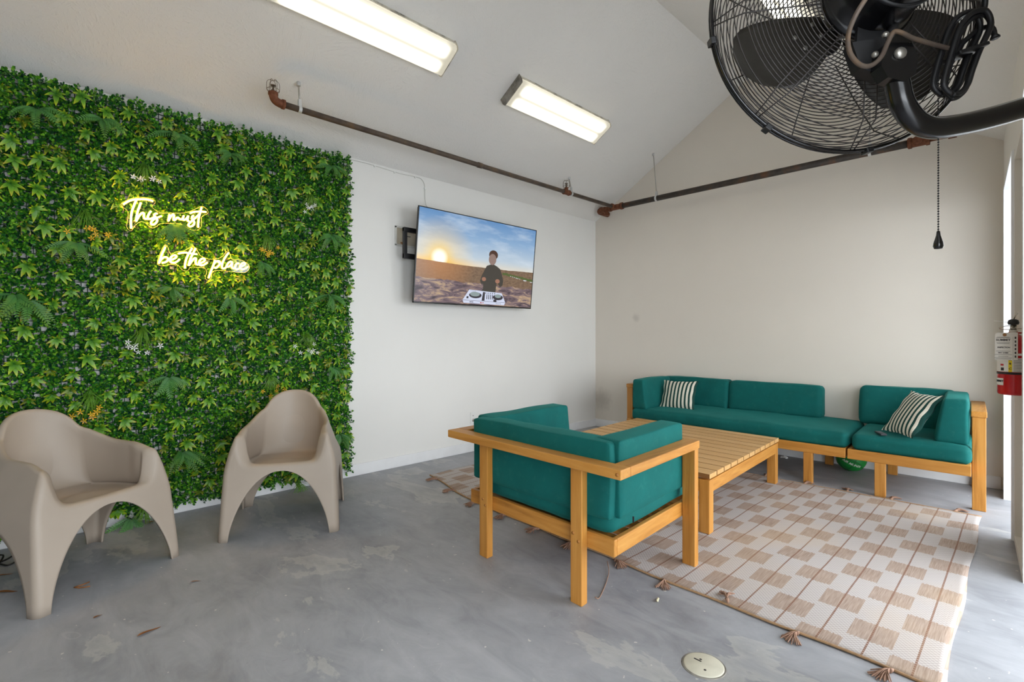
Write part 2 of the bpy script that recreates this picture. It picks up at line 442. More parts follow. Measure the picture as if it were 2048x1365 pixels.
# baseboards
m = MB(); m.box(0, .014, YF, 0, 0, .098, .003); struct(m.build('baseboard_left', 'white_trim'))
m = MB(); m.box(.014, 3.88, -.014, 0, 0, .098, .003); struct(m.build('baseboard_back', 'white_trim'))
m = MB(); m.prism([(4.12, 2.52), (5.75, 2.42), (5.75, 2.50), (4.12, 2.60)], -9.2, .6, 'y'); struct(m.build('added_eave', 'white_trim'))  # unseen overhang, added to keep high sky light off the floor by the openings
struct(MB().box(-14, 22, -24, 14, -.30, -.125, 0).build('ground', 'outdoor_paving'))
for (y0, y1, z1) in ((-.325, -1.295, DZ), (-2.0, -3.35, DZ+.1), (-4.25, -6.1, DZ+.1)):
    ym = (y0+y1)/2; portal((xr(ym)+.12, ym, z1/2), (0, R(90), 0), z1, abs(y1-y0))

# ---------------------------------------------------------------- timber seating
EX = (1.0, -.03); EY = (-.06, 1.0)
def affine(ox, oy, ex=EX, ey=EY): return lambda u, v, z: (ox+u*ex[0]+v*ey[0], oy+u*ex[1]+v*ey[1], z)
def rail(name, par, x0, x1, y0, y1, z0, z1, xf=None, mat=None, bev=.004):
    d = (x1-x0, y1-y0, z1-z0); ax = 'xyz'[d.index(max(d))]
    return MB().box(x0, x1, y0, y1, z0, z1, bev, xf).build(name, (mat or 'teak')+'_'+ax, par)
def place_cushion(name, par, cx, cy, cz, hx, hy, hz, xf=None, mat='teal_canvas', **kw):
    m = cushion(hx, hy, hz, **kw)
    m.v = [(x+cx, y+cy, z+cz) for x, y, z in m.v]
    if xf: m.v = [xf(*p) for p in m.v]
    return m.build(name, mat, par)

# armchair in the foreground, seen from behind
AX, AY = 2.31, -3.25
A = thing('armchair', 'teal cushioned wooden armchair with flat arm rails, seen from behind in the foreground', 'armchair', (AX, AY, 0))
xf = affine(2.883-AX, -3.745-AY)
TOP = .655
rail('back_rail', A, -1.2, 0, 0, .082, TOP-.042, TOP, xf)
for nm, u0, u1 in (('arm_rail', -.08, 0), ('arm_rail', -1.2, -1.12)): rail(nm, A, u0, u1, .082, .80, TOP-.042, TOP, xf)
for u0 in (-.945, -.292): rail('leg', A, u0, u0+.066, .032, .077, 0, TOP-.042, xf)
for u0 in (-.078, -1.19): rail('leg', A, u0, u0+.072, .752, .797, 0, TOP-.042, xf)
F0, F1 = -1.075, -.080
rail('seat_rail', A, F0, F1, .078, .103, .25, .325, xf); rail('seat_rail', A, F0, F1, .925, .95, .25, .325, xf)
rail('seat_rail', A, F0, F0+.025, .103, .925, .25, .325, xf); rail('seat_rail', A, F1-.025, F1, .103, .925, .25, .325, xf)
for k in range(7): rail('seat_slat', A, F0+.03, F1-.03, .15+k*.11, .22+k*.11, .268, .286, xf, bev=.002)
place_cushion('seat_cushion', A, (F0+F1)/2, .515, .384, .466, .408, .064, xf, r=.04, bulge=(.010, .010, .014), seed=1)
def lean_y(sgn, k=.10): # wedge that is thinner at the top
    def w2(y, e): y = y.copy(); y[1] += sgn*0; y[1] = y[1]*(1-.22*(e[2]+1)/2); return y
    return w2
def wedge_axis(ax, keep, amt=.3):
    """thin towards the top, the face on side `keep` stays upright"""
    def w2(y, e):
        y = y.copy(); h = (1+e[2])/2; y[ax] = y[ax]*(1-amt*h); y[ax] += keep*amt*h*w2.h; return y
    return w2
def wcush(name, par, c, h, ax, keep, amt=.3, xf=None, **kw):
    wf = wedge_axis(ax, keep, amt); wf.h = h[ax]
    return place_cushion(name, par, *c, *h, xf, wedge=wf, **kw)
bc = wcush('back_cushion', A, (-.584, .166, .563), (.474, .085, .168), 1, -1, .24, xf, r=.013, bulge=(.003, .010, .005), seed=2)
for u, kp, sd in ((-.170, 1, 3), (-1.0, -1, 4)):
    wcush('arm_cushion', A, (u, .457 if kp > 0 else .50, .566), (.085, .326 if kp > 0 else .36, .170), 0, kp, .2, xf, r=.013, bulge=(.009, .003, .005), seed=sd)
# seam piping at the outer top edges, dowel plugs and care label
for u, v, z in ((-.915, .031, .315), (-.895, .031, .285), (-.275, .031, .315), (-.245, .031, .285)):
    MB().cyl(xf(u, v-.0008, z), xf(u, v+.004, z), .0075, 12).build('dowel_plug', 'wood_plug', A)
MB().cyl(xf(-.018, .0, .634), xf(-.018, -.001, .634), .008, 12).build('dowel_plug', 'wood_plug', A)
MB().box(-.004, .004, -.0, .003, -.026, 0, 0, lambda x, y, z: xf(-.066+x, .215+y, .395+z)).build('care_label', 'ink', A)

# left sofa section by the back wall
S1 = thing('sofa_section', 'long teal cushioned wooden sofa section with left arm against the back wall', 'sofa', (2.05, -.45, 0))
def W(o): return lambda x, y, z: (x-o[0], y-o[1], z)
x1f = lambda x, y, z: (x-2.05-.055*(y+.76), y+.45, z)
rail('seat_rail', S1, 1.06, 3.030, -.905, -.88, .25, .325, x1f); rail('seat_rail', S1, 1.06, 3.030, -.075, -.05, .25, .325, x1f)
rail('seat_rail', S1, 1.06, 1.085, -.88, -.075, .25, .325, x1f); rail('seat_rail', S1, 3.005, 3.030, -.88, -.075, .25, .325, x1f)
for k in range(14): rail('seat_slat', S1, 1.13+k*.135, 1.2+k*.135, -.88, -.075, .268, .286, x1f, bev=.002)
rail('leg', S1, 2.737, 2.803, -.905, -.86, 0, .25, x1f); rail('leg', S1, 1.3, 1.366, -.905, -.86, 0, .25, x1f)
rail('leg', S1, 2.737, 2.803, -.10, -.055, 0, .25, x1f); rail('leg', S1, 1.3, 1.366, -.10, -.055, 0, .25, x1f)
rail('arm_post', S1, .985, 1.057, -.77, -.725, 0, .64, x1f); rail('arm_post', S1, .985, 1.057, -.08, -.035, 0, .64, x1f)
rail('arm_rail', S1, .98, 1.062, -.775, -.025, .64, .68, x1f)
def pc(par, f, name, x0, x1, y0, y1, z0, z1, **kw):
    return place_cushion(name, par, (x0+x1)/2, (y0+y1)/2, (z0+z1)/2, (x1-x0)/2, (y1-y0)/2, (z1-z0)/2, f, **kw)
pc(S1, x1f, 'seat_cushion', 1.105, 3.038, -.89, -.04, .318, .438, r=.038, bulge=(.008, .008, .014), n=(36, 20, 10), seed=5, wr=.003)
wcush('back_cushion', S1, (1.485, -.145, .583), (.385, .095, .149), 1, 1, .3, x1f, r=.03, bulge=(.006, .012, .008), seed=6)
wcush('back_cushion', S1, (2.305, -.145, .580), (.425, .095, .148), 1, 1, .3, x1f, r=.035, bulge=(.006, .012, .008), seed=7)
wcush('arm_cushion', S1, (1.195, -.55, .588), (.085, .32, .153), 0, -1, .28, x1f, r=.024, bulge=(.008, .004, .006), seed=8)

# right sofa section
S2 = thing('sofa_section', 'short teal cushioned wooden sofa section with right arm, by the doorway', 'sofa', (3.4, -.45, 0))
x2f = lambda x, y, z: (x-3.4-.06*(y+.76), y+.45, z)
rail('seat_rail', S2, 3.042, 3.752, -.905, -.88, .25, .325, x2f); rail('seat_rail', S2, 3.042, 3.752, -.075, -.05, .25, .325, x2f)
rail('seat_rail', S2, 3.042, 3.067, -.88, -.075, .25, .325, x2f); rail('seat_rail', S2, 3.727, 3.752, -.88, -.075, .25, .325, x2f)
for k in range(5): rail('seat_slat', S2, 3.10+k*.13, 3.17+k*.13, -.88, -.075, .268, .286, x2f, bev=.002)
rail('leg', S2, 3.215, 3.283, -.905, -.86, 0, .25, x2f); rail('leg', S2, 3.215, 3.283, -.10, -.055, 0, .25, x2f)
rail('arm_post', S2, 3.755, 3.827, -.785, -.735, 0, .64, x2f); rail('arm_post', S2, 3.755, 3.827, -.08, -.035, 0, .64, x2f)
rail('arm_rail', S2, 3.75, 3.832, -.79, -.025, .64, .68, x2f)
pc(S2, x2f, 'seat_cushion', 3.066, 3.75, -.89, -.04, .318, .438, r=.038, bulge=(.008, .008, .014), seed=9, wr=.003)
wcush('back_cushion', S2, (3.342, -.145, .597), (.318, .095, .160), 1, 1, .3, x2f, r=.035, bulge=(.006, .012, .008), seed=10)
wcush('arm_cushion', S2, (3.645, -.47, .597), (.095, .34, .158), 0, 1, .28, x2f, r=.024, bulge=(.006, .004, .006), seed=11)

# slatted coffee table
T = thing('coffee_table', 'low square slatted teak coffee table standing on the checked rug', 'table', (2.03, -1.83, .010))
tf = affine(2.705-2.03, -2.545+1.83, (1.0, -.033), (-.060, 1.0))
NS = 12; TD = 1.465; pit = TD/NS; TW = 1.34
for k in range(NS):
    o = rail('slat', T, -TW, 0, k*pit+.005, (k+1)*pit-.005, .334, .362, tf, 'weathered_teak', .0012)
    o.data.materials.append(M['slat_side'])          # top weathered pale; long edges darker wood, also standing in for gap shade
    for pg in o.data.polygons:
        if abs(pg.normal.y) > .8: pg.material_index = 1
for u0, u1, v0, v1 in ((-TW+.02, -.005, .012, .037), (-TW+.02, -.005, TD-.037, TD-.012), (-.030, -.005, .037, TD-.037), (-TW+.02, -TW+.045, .037, TD-.037)):
    rail('apron', T, u0, u1, v0, v1, .245, .322, tf)
for u0 in (-.445, -.90): rail('support_batten', T, u0, u0+.05, .037, TD-.037, .30, .334, tf)
for u0 in (-.072, -TW+.018):
    for v0 in (.010, TD-.076): rail('leg', T, u0, u0+.068, v0, v0+.066, 0, .3225, tf)

# ---------------------------------------------------------------- rug with tassels
def interp(xs, ys, x): return float(np.interp(x, xs, ys))
NX = [.45, .6, .94, 1.28, 1.6, 2.0, 2.5, 3.0, 3.4, 3.84]; NY = [-2.965, -3.0, -3.085, -3.15, -3.165, -3.19, -3.215, -3.235, -3.24, -3.255]
def rug_mat():
    g = N('checked_flatweave'); uv = g.sep(g.coord(out='UV')); v = g.coord()
    x = uv[0]; y = uv[1]                      # metres along and across
    jit = g.math('MULTIPLY', g.math('SUBTRACT', g.noise(g.coord((170, 3, 1), out='UV'), 1, 1), .5), .035)
    col = g.math('DIVIDE', g.math('SUBTRACT', x, .058), .1505)
    par = g.math('FLOOR', col)
    odd = g.math('MODULO', par, 2.0)
    yy = g.math('ADD', g.math('ADD', y, jit), g.math('MULTIPLY', odd, .195))
    fy = g.math('FRACT', g.math('DIVIDE', g.math('ADD', yy, .062), .39))
    block = g.math('LESS_THAN', fy, .40)
    # thin cord line through the middle of each column
    fx = g.math('ABSOLUTE', g.math('SUBTRACT', g.math('FRACT', col), .5))
    line = g.math('LESS_THAN', fx, .024)
    edge = g.math('LESS_THAN', g.math('MINIMUM', g.math('SUBTRACT', y, 0), g.math('SUBTRACT', 2.29, y)), .02)
    strand = g.noise(g.coord((260, 9, 1), out='UV'), 1, 2, .6)
    tan = g.ramp(strand, [(.3, lin((150, 130, 117))), (.7, lin((182, 164, 151)))])
    weave = g.n('ShaderNodeTexChecker'); weave.inputs['Scale'].default_value = 1; g.l(g.coord((105, 105, 1), out='UV'), weave.inputs[0])
    cream = g.mix(weave.outputs['Fac'], lin((196, 190, 187)), lin((176, 168, 165)))
    c = g.mix(block, cream, tan)
    dash = g.math('LESS_THAN', g.math('FRACT', g.math('MULTIPLY', y, 62)), .72)
    c = g.mix(g.math('MULTIPLY', line, g.math('ADD', g.math('MULTIPLY', dash, .6), .4)), c, lin((132, 98, 82)))
    warm = g.ramp(g.noise(v, 1.6, 3), [(.5, B3(0)), (.7, B3(.22))])
    c = g.mix(warm, c, lin((206, 178, 140)))
    sp = g.ramp(g.noise(v, 60, 2), [(.77, B3(0)), (.79, B3(.5))]); c = g.mix(sp, c, lin((110, 92, 80)))
    g.set(c, .9, 0, .15); g.bump(g.math('ADD', weave.outputs['Fac'], strand), .35, .002); M['rug'] = g.m
rug_mat()
RUG = thing('rug', 'tan and cream checked flatweave rug with tassels under the coffee table', 'rug', (2.1, -2.1, 0))
nu, nv = 120, 70
vs = []; uvs = []
yfar = lambda x: -.965+.012*math.sin(x*2.2)+.01*(x-2.2)
for i in range(nu+1):
    for j in range(nv+1):
        s, t = i/nu, j/nv
        x = .45+s*3.365; y0 = interp(NX, NY, x)+.006*math.sin(x*11); y1 = yfar(x); y = y0+(y1-y0)*t
        x += .018*(1-t)*s+.006*math.sin(y*7)*s+(-.05*(1-t)**2 if s > .99 else 0)*0
        rip = .0025*math.sin(x*5+y*3)+.003*math.sin(y*9+x*2)
        rip = max(0, rip)+(.012*max(0, (s-.955)/.045)*math.exp(-((t-.86)/.08)**2))
        vs.append((x-2.1, y+2.1, .007+rip)); uvs.append((x, y+3.24))
fs = [[i*(nv+1)+j, (i+1)*(nv+1)+j, (i+1)*(nv+1)+j+1, i*(nv+1)+j+1] for i in range(nu) for j in range(nv)]
m = MB(); m.add(vs, fs, True); o = m.build('woven_cloth', 'rug', RUG)
uvl = o.data.uv_layers.new(name='UVMap')
for lp in o.data.loops: uvl.data[lp.index].uv = uvs[lp.vertex_index]
sm_ = o.modifiers.new('thickness', 'SOLIDIFY'); sm_.thickness = .0055; sm_.offset = -1
for jj in (0, nv):
    pts = [vs[i*(nv+1)+jj] for i in range(0, nu+1, 2)]
    MB().tube([(p[0], p[1], p[2]-.002) for p in pts], .0052, 8).build('bound_edge', 'rug_binding', RUG)
tass = []
def tassel_mesh(seed):
    rg = np.random.default_rng(seed); m = MB()
    m.tube([(0, .012, .007), (0, -.004, .009), (0, -.012, .010)], [.004, .008, .009], 8)
    for k in range(26):
        a = rg.uniform(-.62, .62); L = rg.uniform(.06, .085); z0 = rg.uniform(.006, .016)
        p = [(0, -.010, z0), (math.sin(a*.6)*L*.45, -.010-L*.45, z0+rg.uniform(0, .008)), (math.sin(a)*L, -.010-math.cos(a)*L, rg.uniform(.0025, .008))]
        m.tube(smooth_curve(p, 3), .0021, 4, caps=False)
    return m
src = [tassel_mesh(k) for k in range(3)]
tob = []
for k, mm in enumerate(src):
    tob.append(mm.build('tassel', 'tassel_yarn', RUG))
near = [(.60, -.03, .5), (.94, -.02, .4), (1.28, -.01, .1), (1.60, 0, -.1), (1.92, 0, .2), (2.21, 0, 0), (2.50, 0, -1.1), (2.79, 0, -.55), (3.385, 0, .1), (3.69, 0, .35)]
first = True; cnt = 0
def put_tassel(x, y, rz, s=1.0):
    global cnt
    k = cnt % 3
    o = tob[k] if cnt < 3 else tob[k].copy()
    if cnt >= 3: COL.objects.link(o)
    o.parent = RUG; o.location = (x-2.1, y+2.1, 0); o.rotation_euler = (0, 0, rz); o.scale = (s, s, s); cnt += 1
    return o
for x, dy, rz in near: put_tassel(x, interp(NX, NY, x)-.006, -rz)
t = put_tassel(3.095, interp(NX, NY, 3.095)+.012, R(-148)); t.location.z = .012
for x, rz in ((2.77, 2.9), (3.06, 3.3), (3.33, 3.0), (3.68, 2.6), (2.47, 3.1), (2.17, 3.0), (1.87, 3.2)): put_tassel(x, yfar(x)+.008, rz)
pts = [(2.485, -3.27, .012), (2.55, -3.35, .008), (2.60, -3.44, .005), (2.648, -3.545, .004), (2.668, -3.60, .006), (2.655, -3.61, .012)]
MB().tube(smooth_curve([(x-2.1, y+2.1, z) for x, y, z in pts], 5), .0022, 5).build('loose_thread', 'tassel_yarn', RUG)

# ---------------------------------------------------------------- striped throw pillows
def pillow(name, label, size_u, size_v, thick, loc, M3, group):
    n = 26; vs = []; uv = []; fs = []
    for sd in (1, -1):
        for i in range(n+1):
            for j in range(n+1):
                u = -1+2*i/n; v = -1+2*j/n
                th = thick*((1-abs(u)**2.6)*(1-abs(v)**2.6))**.62
                pu = u*(1-.085*(1-v*v)); pv = v*(1-.085*(1-u*u))
                wr = .006*math.sin(9*v+3*u)*abs(u)**3+.005*math.sin(7*u+1)*abs(v)**4
                vs.append((pu*size_u/2, pv*size_v/2, sd*th+wr*(1 if sd > 0 else 1))); uv.append(((u+1)/2, (v+1)/2))
    K = (n+1)**2
    for sd in (0, 1):
        for i in range(n):
            for j in range(n):
                q = [sd*K+i*(n+1)+j, sd*K+(i+1)*(n+1)+j, sd*K+(i+1)*(n+1)+j+1, sd*K+i*(n+1)+j+1]; fs.append(q if sd == 0 else q[::-1])
    m = MB(); m.add([tuple(Vector(p)) for p in vs], fs, True); o = m.build(name, 'striped')
    l = o.data.uv_layers.new(name='UVMap')
    for lp in o.data.loops: l.data[lp.index].uv = uv[lp.vertex_index]
    o.matrix_world = Matrix.Translation(loc) @ M3.to_4x4()
    return tag(o, label, 'pillow', group)
def basis(xd, yd):
    x = Vector(xd).normalized(); z = x.cross(Vector(yd)).normalized(); y = z.cross(x); return Matrix((x, y, z)).transposed()
pillow('throw_pillow', 'green and white striped pillow upright in the left sofa corner', .385, .32, .045, (1.462, -.53, .578), basis((1, .04, .03), (-.03, .42, 1)), 'striped throw pillows')
pillow('throw_pillow', 'green and white striped pillow leaning askew on the right sofa arm cushion', .34, .385, .05, (3.418, -.682, .612), basis((.215, -.24, 0), (.45, .35, .82)), 'striped throw pillows')

RC = thing('remote_control', 'small dark remote control lying on the right sofa section seat', 'remote', (3.245, -.80, .452), (R(2), 0, R(-62)))
MB().box(-.065, .065, -.02, .02, 0, .014, .004).build('body', 'remote_body', RC)
for i in range(5):
    for j in range(2): MB().box(-.045+i*.02, -.035+i*.02, -.011+j*.014, -.003+j*.014, .014, .0155, .0005).build('key', 'remote_key', RC)

# ---------------------------------------------------------------- green ball under the sofa
BL = thing('ball', 'green rubber basketball with white lettering under the sofa joint', 'ball', (2.93, -.20, .118))
BR = .118
MB().lathe([(max(.0005, BR*math.sin(a)), -BR*math.cos(a)) for a in np.linspace(0, math.pi, 25)], 40).build('ball_skin', 'ball_green', BL)
E_ = Euler((R(60), R(25), R(30)))
for k, (nrm, off) in enumerate((((0, 0, 1), 0), ((1, 0, 0), 0), ((0, 1, 0), .6), ((0, 1, 0), -.6))):
    nv_ = Vector(nrm); a = nv_.orthogonal().normalized(); b = nv_.cross(a); rr = math.sqrt(1-off*off)*BR*1.0
    p = [E_.to_matrix() @ (nv_*off*BR+(a*math.cos(t)+b*math.sin(t))*rr) for t in np.linspace(0, 2*math.pi, 48, endpoint=False)]
    MB().tube(p, .0022, 6, closed=True).build('seam', 'ball_seam', BL)
def on_ball(body, az, el, size, roll):
    """lettering wrapped on the ball, facing azimuth az and elevation el"""
    cu = bpy.data.curves.new('lettering', 'FONT'); cu.body = body; cu.size = size; cu.align_x = 'CENTER'; cu.align_y = 'CENTER'; cu.offset = .0006; cu.shear = .25
    t = bpy.data.objects.new('lettering', cu); COL.objects.link(t); me = bpy.data.meshes.new_from_object(t); bpy.data.objects.remove(t)
    rot = Matrix.Rotation(az, 3, 'Z') @ Matrix.Rotation(-el, 3, 'Y') @ Matrix.Rotation(roll, 3, 'X')
    bmx = bmesh.new(); bmx.from_mesh(me); bmesh.ops.triangulate(bmx, faces=bmx.faces[:]); bmesh.ops.subdivide_edges(bmx, edges=bmx.edges[:], cuts=2); bmx.to_mesh(me); bmx.free()
    for v in me.vertices:
        x, y = v.co.x/BR, v.co.y/BR
        d = rot @ Vector((math.cos(y)*math.cos(x), math.cos(y)*math.sin(x), math.sin(y))); v.co = d*(BR+.0006)
    me.materials.clear(); me.materials.append(M['ball_white']); return link('lettering', me, BL)
CA = math.atan2(-5.474+.2, 4.032-2.93)
on_ball('AIR MUNIX', CA+.02, R(-18), .030, R(-24))
on_ball('Llin', CA+.32, R(14), .036, R(-24))

# ---------------------------------------------------------------- moulded plastic armchairs
def shell_chair_mesh():
    """one continuous moulded shell: skirt with four arches, rolled rim, bowl seat"""
    a0, b0 = .328, .335
    # perimeter samples: (side point on the unit rounded square, arch height there)
    per = []
    def arch(w, h, n=46):
        out = []
        for k in range(n+1):
            th = math.pi*k/n; y = -w*math.cos(th); q = abs(y)/w
            z = h*max(0, 1-q**2.1)**.62; out.append((y, z))
        return out
    rc = .10       # rounding of the corner in unit-square terms
    LW = .83       # arch half width in unit terms (the legs take the rest)
    for side, H in ((0, .385), (1, .33), (2, .30), (3, .33)):
        pts = [(-(1-rc)+(1-rc-LW)*k/6, 0.0) for k in range(7)][:-1]+arch(LW, H)+[(LW+(1-rc-LW)*k/6, 0.0) for k in range(1, 7)]
        for (t, z) in pts:
            p = {0: (1, t), 1: (-t, 1), 2: (-1, -t), 3: (t, -1)}[side]; per.append((p, z))
        c = {0: (1-rc, 1-rc), 1: (-(1-rc), 1-rc), 2: (-(1-rc), -(1-rc)), 3: (1-rc, -(1-rc))}[side]
        for k in range(1, 8):
            an = math.pi/2*(side+k/8); per.append(((c[0]+rc*math.cos(an), c[1]+rc*math.sin(an)), 0.0))
    n = len(per)
    ang = [math.atan2(p[1], p[0]) for p, _ in per]
    def sstep(a, b, x):
        t = min(1, max(0, (x-a)/(b-a))); return t*t*(3-2*t)
    def rim(px, py):
        # height of the rim at unit perimeter point
        if px > .999 or (px > .9 and abs(py) > .85):   # front edge and its corners
            q = abs(py); return .425+.012*q**2+(.165*sstep(.66, .985, q))
        if px < -.999 or (px < -.9 and abs(py) > .85):  # back
            q = abs(py); return .815-.095*q**2-.03*q**5
        s = (1-px)/2                                # 0 at the front corner, 1 at the back
        return .59+.03*sstep(-.02, .25, s)+.02*s+.06*sstep(.50, 1.0, s)
    T = [rim(*p) for p, _ in per]
    U = np.array([p for p, _ in per]); seg = np.linalg.norm(np.roll(U, -1, 0)-U, axis=1); S = np.concatenate([[0], np.cumsum(seg)[:-1]]); tot = seg.sum()
    D = np.abs(S[:, None]-S[None, :]); D = np.minimum(D, tot-D); Wt = np.exp(-D**2/(2*  .07**2))*((seg+np.roll(seg, 1))/2)[None, :]
    T = list((Wt @ np.array(T))/Wt.sum(1))
    def half(z, px, py):
        t = min(1, z/.45)
        fx = a0-.055*t**1.2; fb = b0-.022*t
        dn = (max(0, min(z, .62)-.38)/.24)**1.6; fb -= .062*dn; fx -= .035*dn
        bx = a0-.075*t**1.1+(.085*(max(0, z-.42)/.40)**1.2)
        return (fx if px > 0 else bx), fb
    def at(p, z):
        hx, hy = half(z, *p)
        hx2, _ = half(z, -1 if p[0] <= 0 else 1, 0)
        # the back is rounder in plan the higher it gets
        k = sstep(.36, .66, z); px, py = p
        if px < 0:
            rr = math.hypot(px, py); c = px/rr, py/rr
            px = px*(1-k*.9)+c[0]*k*.9; py = py*(1-k*.85)+c[1]*k*.85
        return np.array((px*hx, py*hy, z))
    rows = []; NB = 12
    for k in range(NB+1):
        t = k/NB; rows.append([at(per[i][0], per[i][1]+(T[i]-.015-per[i][1])*t) for i in range(n)])
    # rolled rim
    top = rows[-1]
    inn = []
    for i in range(n):
        c = np.array((-.02, 0, 0)); d = top[i]*np.array((1, 1, 0))-c; d = d/np.linalg.norm(d); inn.append(-d)
    thick = [.034+.034*sstep(.35, .95, per[i][0][0]) for i in range(n)]
    for (f, h) in ((.12, .010), (.35, .0155), (.65, .0155), (.9, .009), (1.0, -.004)):
        rows.append([top[i]+inn[i]*thick[i]*f+np.array((0, 0, h)) for i in range(n)])
    # bowl
    seat = []
    for i in range(n):
        px, py = per[i][0]; rr = max(abs(px), abs(py), 1e-6)
        r2 = math.hypot(px, py); sq = .6; ux = px*(sq)+px/r2*(1-sq); uy = py*sq+py/r2*(1-sq)
        x = ux*.238 if ux > 0 else ux*.20; seat.append(np.array((x+.012, uy*.240, .398+.014*max(0, ux)-.008*max(0, -ux))))
    e0 = rows[-1]
    for t in (.05, .1, .16, .23, .3, .37, .44, .51, .58, .65, .72, .78, .84, .9, .95, 1.0):
        r_ = []
        for i in range(n):
            s = t; hz = e0[i][2]; bw_ = .34*sstep(.2, -.8, per[i][0][0]) if per[i][0][0] < .2 else .0; z = hz+(seat[i][2]-hz)*(1-(1-s)**2.3); q = e0[i]+(seat[i]-e0[i])*(bw_*(1-(1-s)**2.3)+(1-bw_)*s**2.5)
            r_.append(np.array((q[0], q[1], z)))
        rows.append(r_)
    for f in (.8, .55, .3, .1):
        rows.append([np.array((seat[i][0]*f+.012*(1-f), seat[i][1]*f, seat[i][2]-.006*(1-f))) for i in range(n)])
    V = [tuple(p) for r_ in rows for p in r_]; F = []
    for k in range(len(rows)-1):
        for i in range(n):
            j = (i+1) % n; F.append([k*n+i, k*n+j, (k+1)*n+j, (k+1)*n+i])
    F.append([(len(rows)-1)*n+i for i in range(n)])
    m = MB(); m.add(V, F, True); return m
cm = shell_chair_mesh()
c1 = cm.build('plastic_armchair', 'taupe')
sd = c1.modifiers.new('wall', 'SOLIDIFY'); sd.thickness = .011; sd.offset = -1; sd.use_rim = True
tag(c1, 'taupe moulded plastic armchair at the left edge, nearest the camera', 'armchair', 'taupe plastic armchairs')
c1.location = (.672, -5.30, 0); c1.rotation_euler = (0, 0, R(28.7))
c2 = c1.copy(); COL.objects.link(c2); c2.location = (.640, -4.225, 0); c2.rotation_euler = (0, 0, R(-28.5))
tag(c2, 'taupe moulded plastic armchair turned beside the right end of the hedge wall', 'armchair', 'taupe plastic armchairs')

# ---------------------------------------------------------------- artificial hedge on the left wall
NEON_A={'T':[[(-5.0316,2.0069),(-5.0158,2.0234),(-4.9958,2.0383),(-4.9716,2.0492),(-4.9472,2.0550),(-4.9348,2.0574),(-4.9162,2.0596),(-4.8954,2.0585),(-4.8807,2.0535)],[(-4.9665,2.0476),(-4.9757,2.0208),(-4.9858,1.9864),(-4.9918,1.9554),(-4.9938,1.9251),(-4.9942,1.8925),(-4.9928,1.8653)]],
 'h':[[(-4.9441,2.0342),(-4.9533,2.0022),(-4.9615,1.9706),(-4.9686,1.9153),(-4.9615,1.9303),(-4.9513,1.9521),(-4.9410,1.9677),(-4.9318,1.9718),(-4.9282,1.9636),(-4.9287,1.9458),(-4.9225,1.9366),(-4.9079,1.9377)]],
 'i':[[(-4.8922,1.9901),(-4.9017,1.9731),(-4.9079,1.9543),(-4.9075,1.9403),(-4.8975,1.9394),(-4.8828,1.9482),(-4.8701,1.9592)]],
 's':[[(-4.8584,1.9805),(-4.8680,1.9776),(-4.8754,1.9686),(-4.8701,1.9592),(-4.8605,1.9492),(-4.8605,1.9312),(-4.8701,1.9143),(-4.8828,1.9059),(-4.8922,1.9109),(-4.8891,1.9254),(-4.8764,1.9402),(-4.8573,1.9549),(-4.8359,1.9688)]],
 'm':[[(-4.7936,1.9862),(-4.7969,1.9648),(-4.8002,1.9421),(-4.7914,1.9631),(-4.7816,1.9817),(-4.7732,1.9891),(-4.7694,1.9824),(-4.7710,1.9664),(-4.7705,1.9521),(-4.7617,1.9574),(-4.7539,1.9692),(-4.7461,1.9731),(-4.7382,1.9652),(-4.7304,1.9638),(-4.7214,1.9692)]],
 'u':[[(-4.7146,1.9916),(-4.7191,1.9749),(-4.7164,1.9634),(-4.7066,1.9663),(-4.6975,1.9784),(-4.6895,1.9931),(-4.6936,1.9737),(-4.6907,1.9595),(-4.6838,1.9593)]],
 's2':[[(-4.6591,2.0008),(-4.6677,1.9913),(-4.6665,1.9781),(-4.6573,1.9635),(-4.6554,1.9477),(-4.6642,1.9329),(-4.6769,1.9251),(-4.6877,1.9280),(-4.6868,1.9401),(-4.6735,1.9583),(-4.6550,1.9800),(-4.6340,2.0050),(-4.6211,2.0234)]],
 't':[[(-4.6126,2.0647),(-4.6200,2.0323),(-4.6274,1.9971),(-4.6318,1.9625),(-4.6323,1.9257)],[(-4.6794,2.0137),(-4.6543,2.0264),(-4.6200,2.0340),(-4.5853,2.0371)]]}
